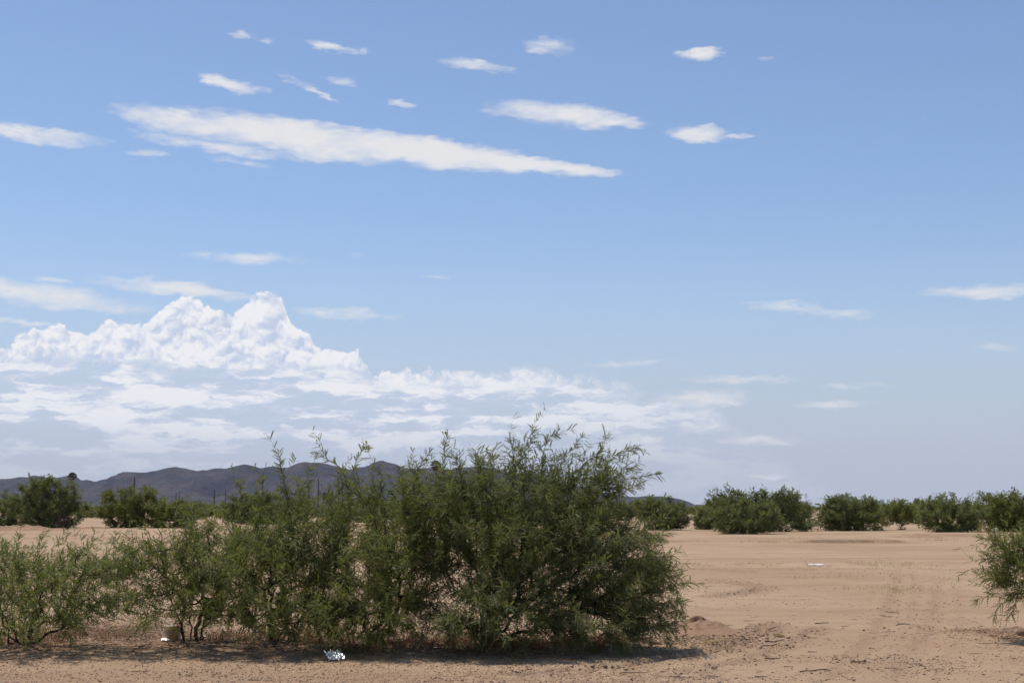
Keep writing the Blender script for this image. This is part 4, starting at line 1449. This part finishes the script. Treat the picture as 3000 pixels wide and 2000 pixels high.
def scatter_twigs():
    g = np.random.default_rng(21)
    X, Y_, L = [], [], []
    for b in SHRUB_BASES:                       # litter under the shrubs
        k = 420
        X.append(b.x + g.normal(0, .7, k)); Y_.append(b.y - .1 + g.normal(0, .55, k)); L.append(g.uniform(.03, .14, k))
    k = 550
    X.append(g.uniform(1.5, 8, k)); Y_.append(13.2 + g.uniform(0, 1, k) ** 1.5 * 13); L.append(g.uniform(.02, .09, k))
    x, y, L = map(np.concatenate, (X, Y_, L))
    a = g.uniform(0, 6.28, len(x))
    z = terrain(x, y)
    d = np.stack([np.cos(a), np.sin(a), g.uniform(-.02, .25, len(x))], -1) * L[:, None] * .5
    c = np.stack([x, y, z + .006 + np.abs(d[:, 2])], -1)
    r = g.uniform(.0013, .0034, len(x))
    V, F = tubes(c - d, c + d, r, r * .6, 3)
    tag(obj('twig_litter', mesh_np('twig_litter', V, F, M['deadwood'])), 'thin dead twigs littered under the shrubs and over the sand', 'twigs', kind='stuff')
    # fallen leaf crumbs and orange-brown dead grass under the shrubs
    X, Y_ = [], []
    for b in SHRUB_BASES:
        k = 1900
        X.append(b.x + g.normal(0, .75, k)); Y_.append(b.y + .3 + g.normal(0, .8, k))
    x, y = np.concatenate(X), np.concatenate(Y_)
    z = terrain(x, y)
    n = len(x)
    tri = g.normal(0, .014, (n, 3, 3)) * np.array([1, 1, .35])
    V = (np.stack([x, y, z + .012], -1)[:, None] + tri).reshape(-1, 3)
    tag(obj('leaf_litter', mesh_np('leaf_litter', V, np.arange(len(V)).reshape(-1, 3), M['litter'])), 'brown fallen leaf litter under the foreground shrubs', 'leaf litter', kind='stuff')


scatter_twigs()


def grass(name, label, places, mat, kind='stuff', cat='dry grass', seed=5):
    g = np.random.default_rng(seed)
    V = []
    for (x, y, n, sx, sy, h) in places:
        px = x + g.normal(0, sx, n)
        py = y + g.normal(0, sy, n)
        pz = terrain(px, py)
        b = np.stack([px, py, pz - .005], -1)
        a = g.uniform(0, 6.28, n)
        hh = h * g.uniform(.4, 1.2, n)
        tip = b + np.stack([np.cos(a) * hh * .6, np.sin(a) * hh * .6, hh * .8], -1)
        w = np.stack([-np.sin(a), np.cos(a), a * 0], -1) * (.0025 + .0006 * y / 10)
        V.append(np.stack([b - w, b + w, tip], 1).reshape(-1, 3))
    V = np.concatenate(V)
    o = obj(name, mesh_np(name, V, np.arange(len(V)).reshape(-1, 3), mat))
    return tag(o, label, cat, kind=kind)


g_ = np.random.default_rng(77)
pl = []
for px, py, n in ((2360, 1662, 10), (2600, 1655, 12), (2050, 1655, 10), (2200, 1652, 10), (2700, 1660, 10), (2800, 1700, 8), (2620, 1725, 10), (2660, 1735, 6), (2400, 1690, 6), (2100, 1735, 5), (2550, 1650, 8)):
    for k in range(n):
        c = gnd(px + g_.normal(0, 60), py + g_.normal(0, 4))
        pl.append((c.x, c.y, 26, .18, .25, .10))
for px, py, n in ((2000, 1585, 8), (2250, 1588, 10), (2740, 1583, 10), (2330, 1575, 8), (2640, 1572, 8), (2950, 1585, 10), (1900, 1556, 10), (2060, 1556, 8), (2850, 1562, 8), (2980, 1562, 8)):
    for k in range(n):
        c = gnd(px + g_.normal(0, 40), py + g_.normal(0, 1.0))
        pl.append((c.x, c.y, 20, .4, .4, .2))
for px, py, n in ((2060, 1880, 14), (2100, 1900, 12), (1980, 1885, 10), (2150, 1880, 8), (1700, 1900, 14), (1350, 1900, 12), (1200, 1895, 8), (1550, 1903, 10)):
    for k in range(n):
        c = gnd(px + g_.normal(0, 40), py + g_.normal(0, 9))
        pl.append((c.x, c.y, 22, .05, .07, .05))
ug = []
for px, py, n in ((1330, 1880, 26), (1450, 1888, 24), (1560, 1888, 22), (1700, 1885, 22), (1820, 1882, 16), (1200, 1880, 18), (1060, 1876, 14), (900, 1872, 12), (700, 1868, 10), (300, 1862, 10), (150, 1870, 10), (40, 1872, 10)):
    for k in range(n):
        c = gnd(px + g_.normal(0, 55), py + g_.normal(0, 12))
        ug.append((c.x, c.y, 30, .06, .08, .13))
grass('dead_grass', 'rusty brown dead grass tangled under the foreground shrubs', ug, M['rust'], seed=15)
grass('dry_grass', 'sparse straw-coloured dry grass in bands across the sand', pl, M['straw'])
c = gnd(2284, 1868)
grass('grass_tuft', 'single dry straw-coloured grass tuft right of the dirt mound', [(c.x, c.y, 140, .03, .03, .085)], M['straw'], None, 'grass tuft', 6)


# ------------------------------------------------------------------ air
def haze():
    m = bpy.data.materials.new('haze')
    m.use_nodes = True
    m.node_tree.nodes.clear()
    T = NT(m.node_tree)
    v = T.n('ShaderNodeVolumePrincipled', {'Color': (0.50, 0.66, 1.0, 1), 'Density': 2.6e-5, 'Anisotropy': 0.0})
    T.n('ShaderNodeOutputMaterial', {'Volume': v.outputs[0]})
    o = box('haze', -9500, 9500, -200, 9500, -8.0, 420, m, None)
    tag(o, 'thin bluish haze filling the air over the plain', 'haze', kind='stuff')


haze()
print('objects', len(bpy.data.objects), 'tris', sum(len(m.loops) - 2 * len(m.polygons) for m in bpy.data.meshes))
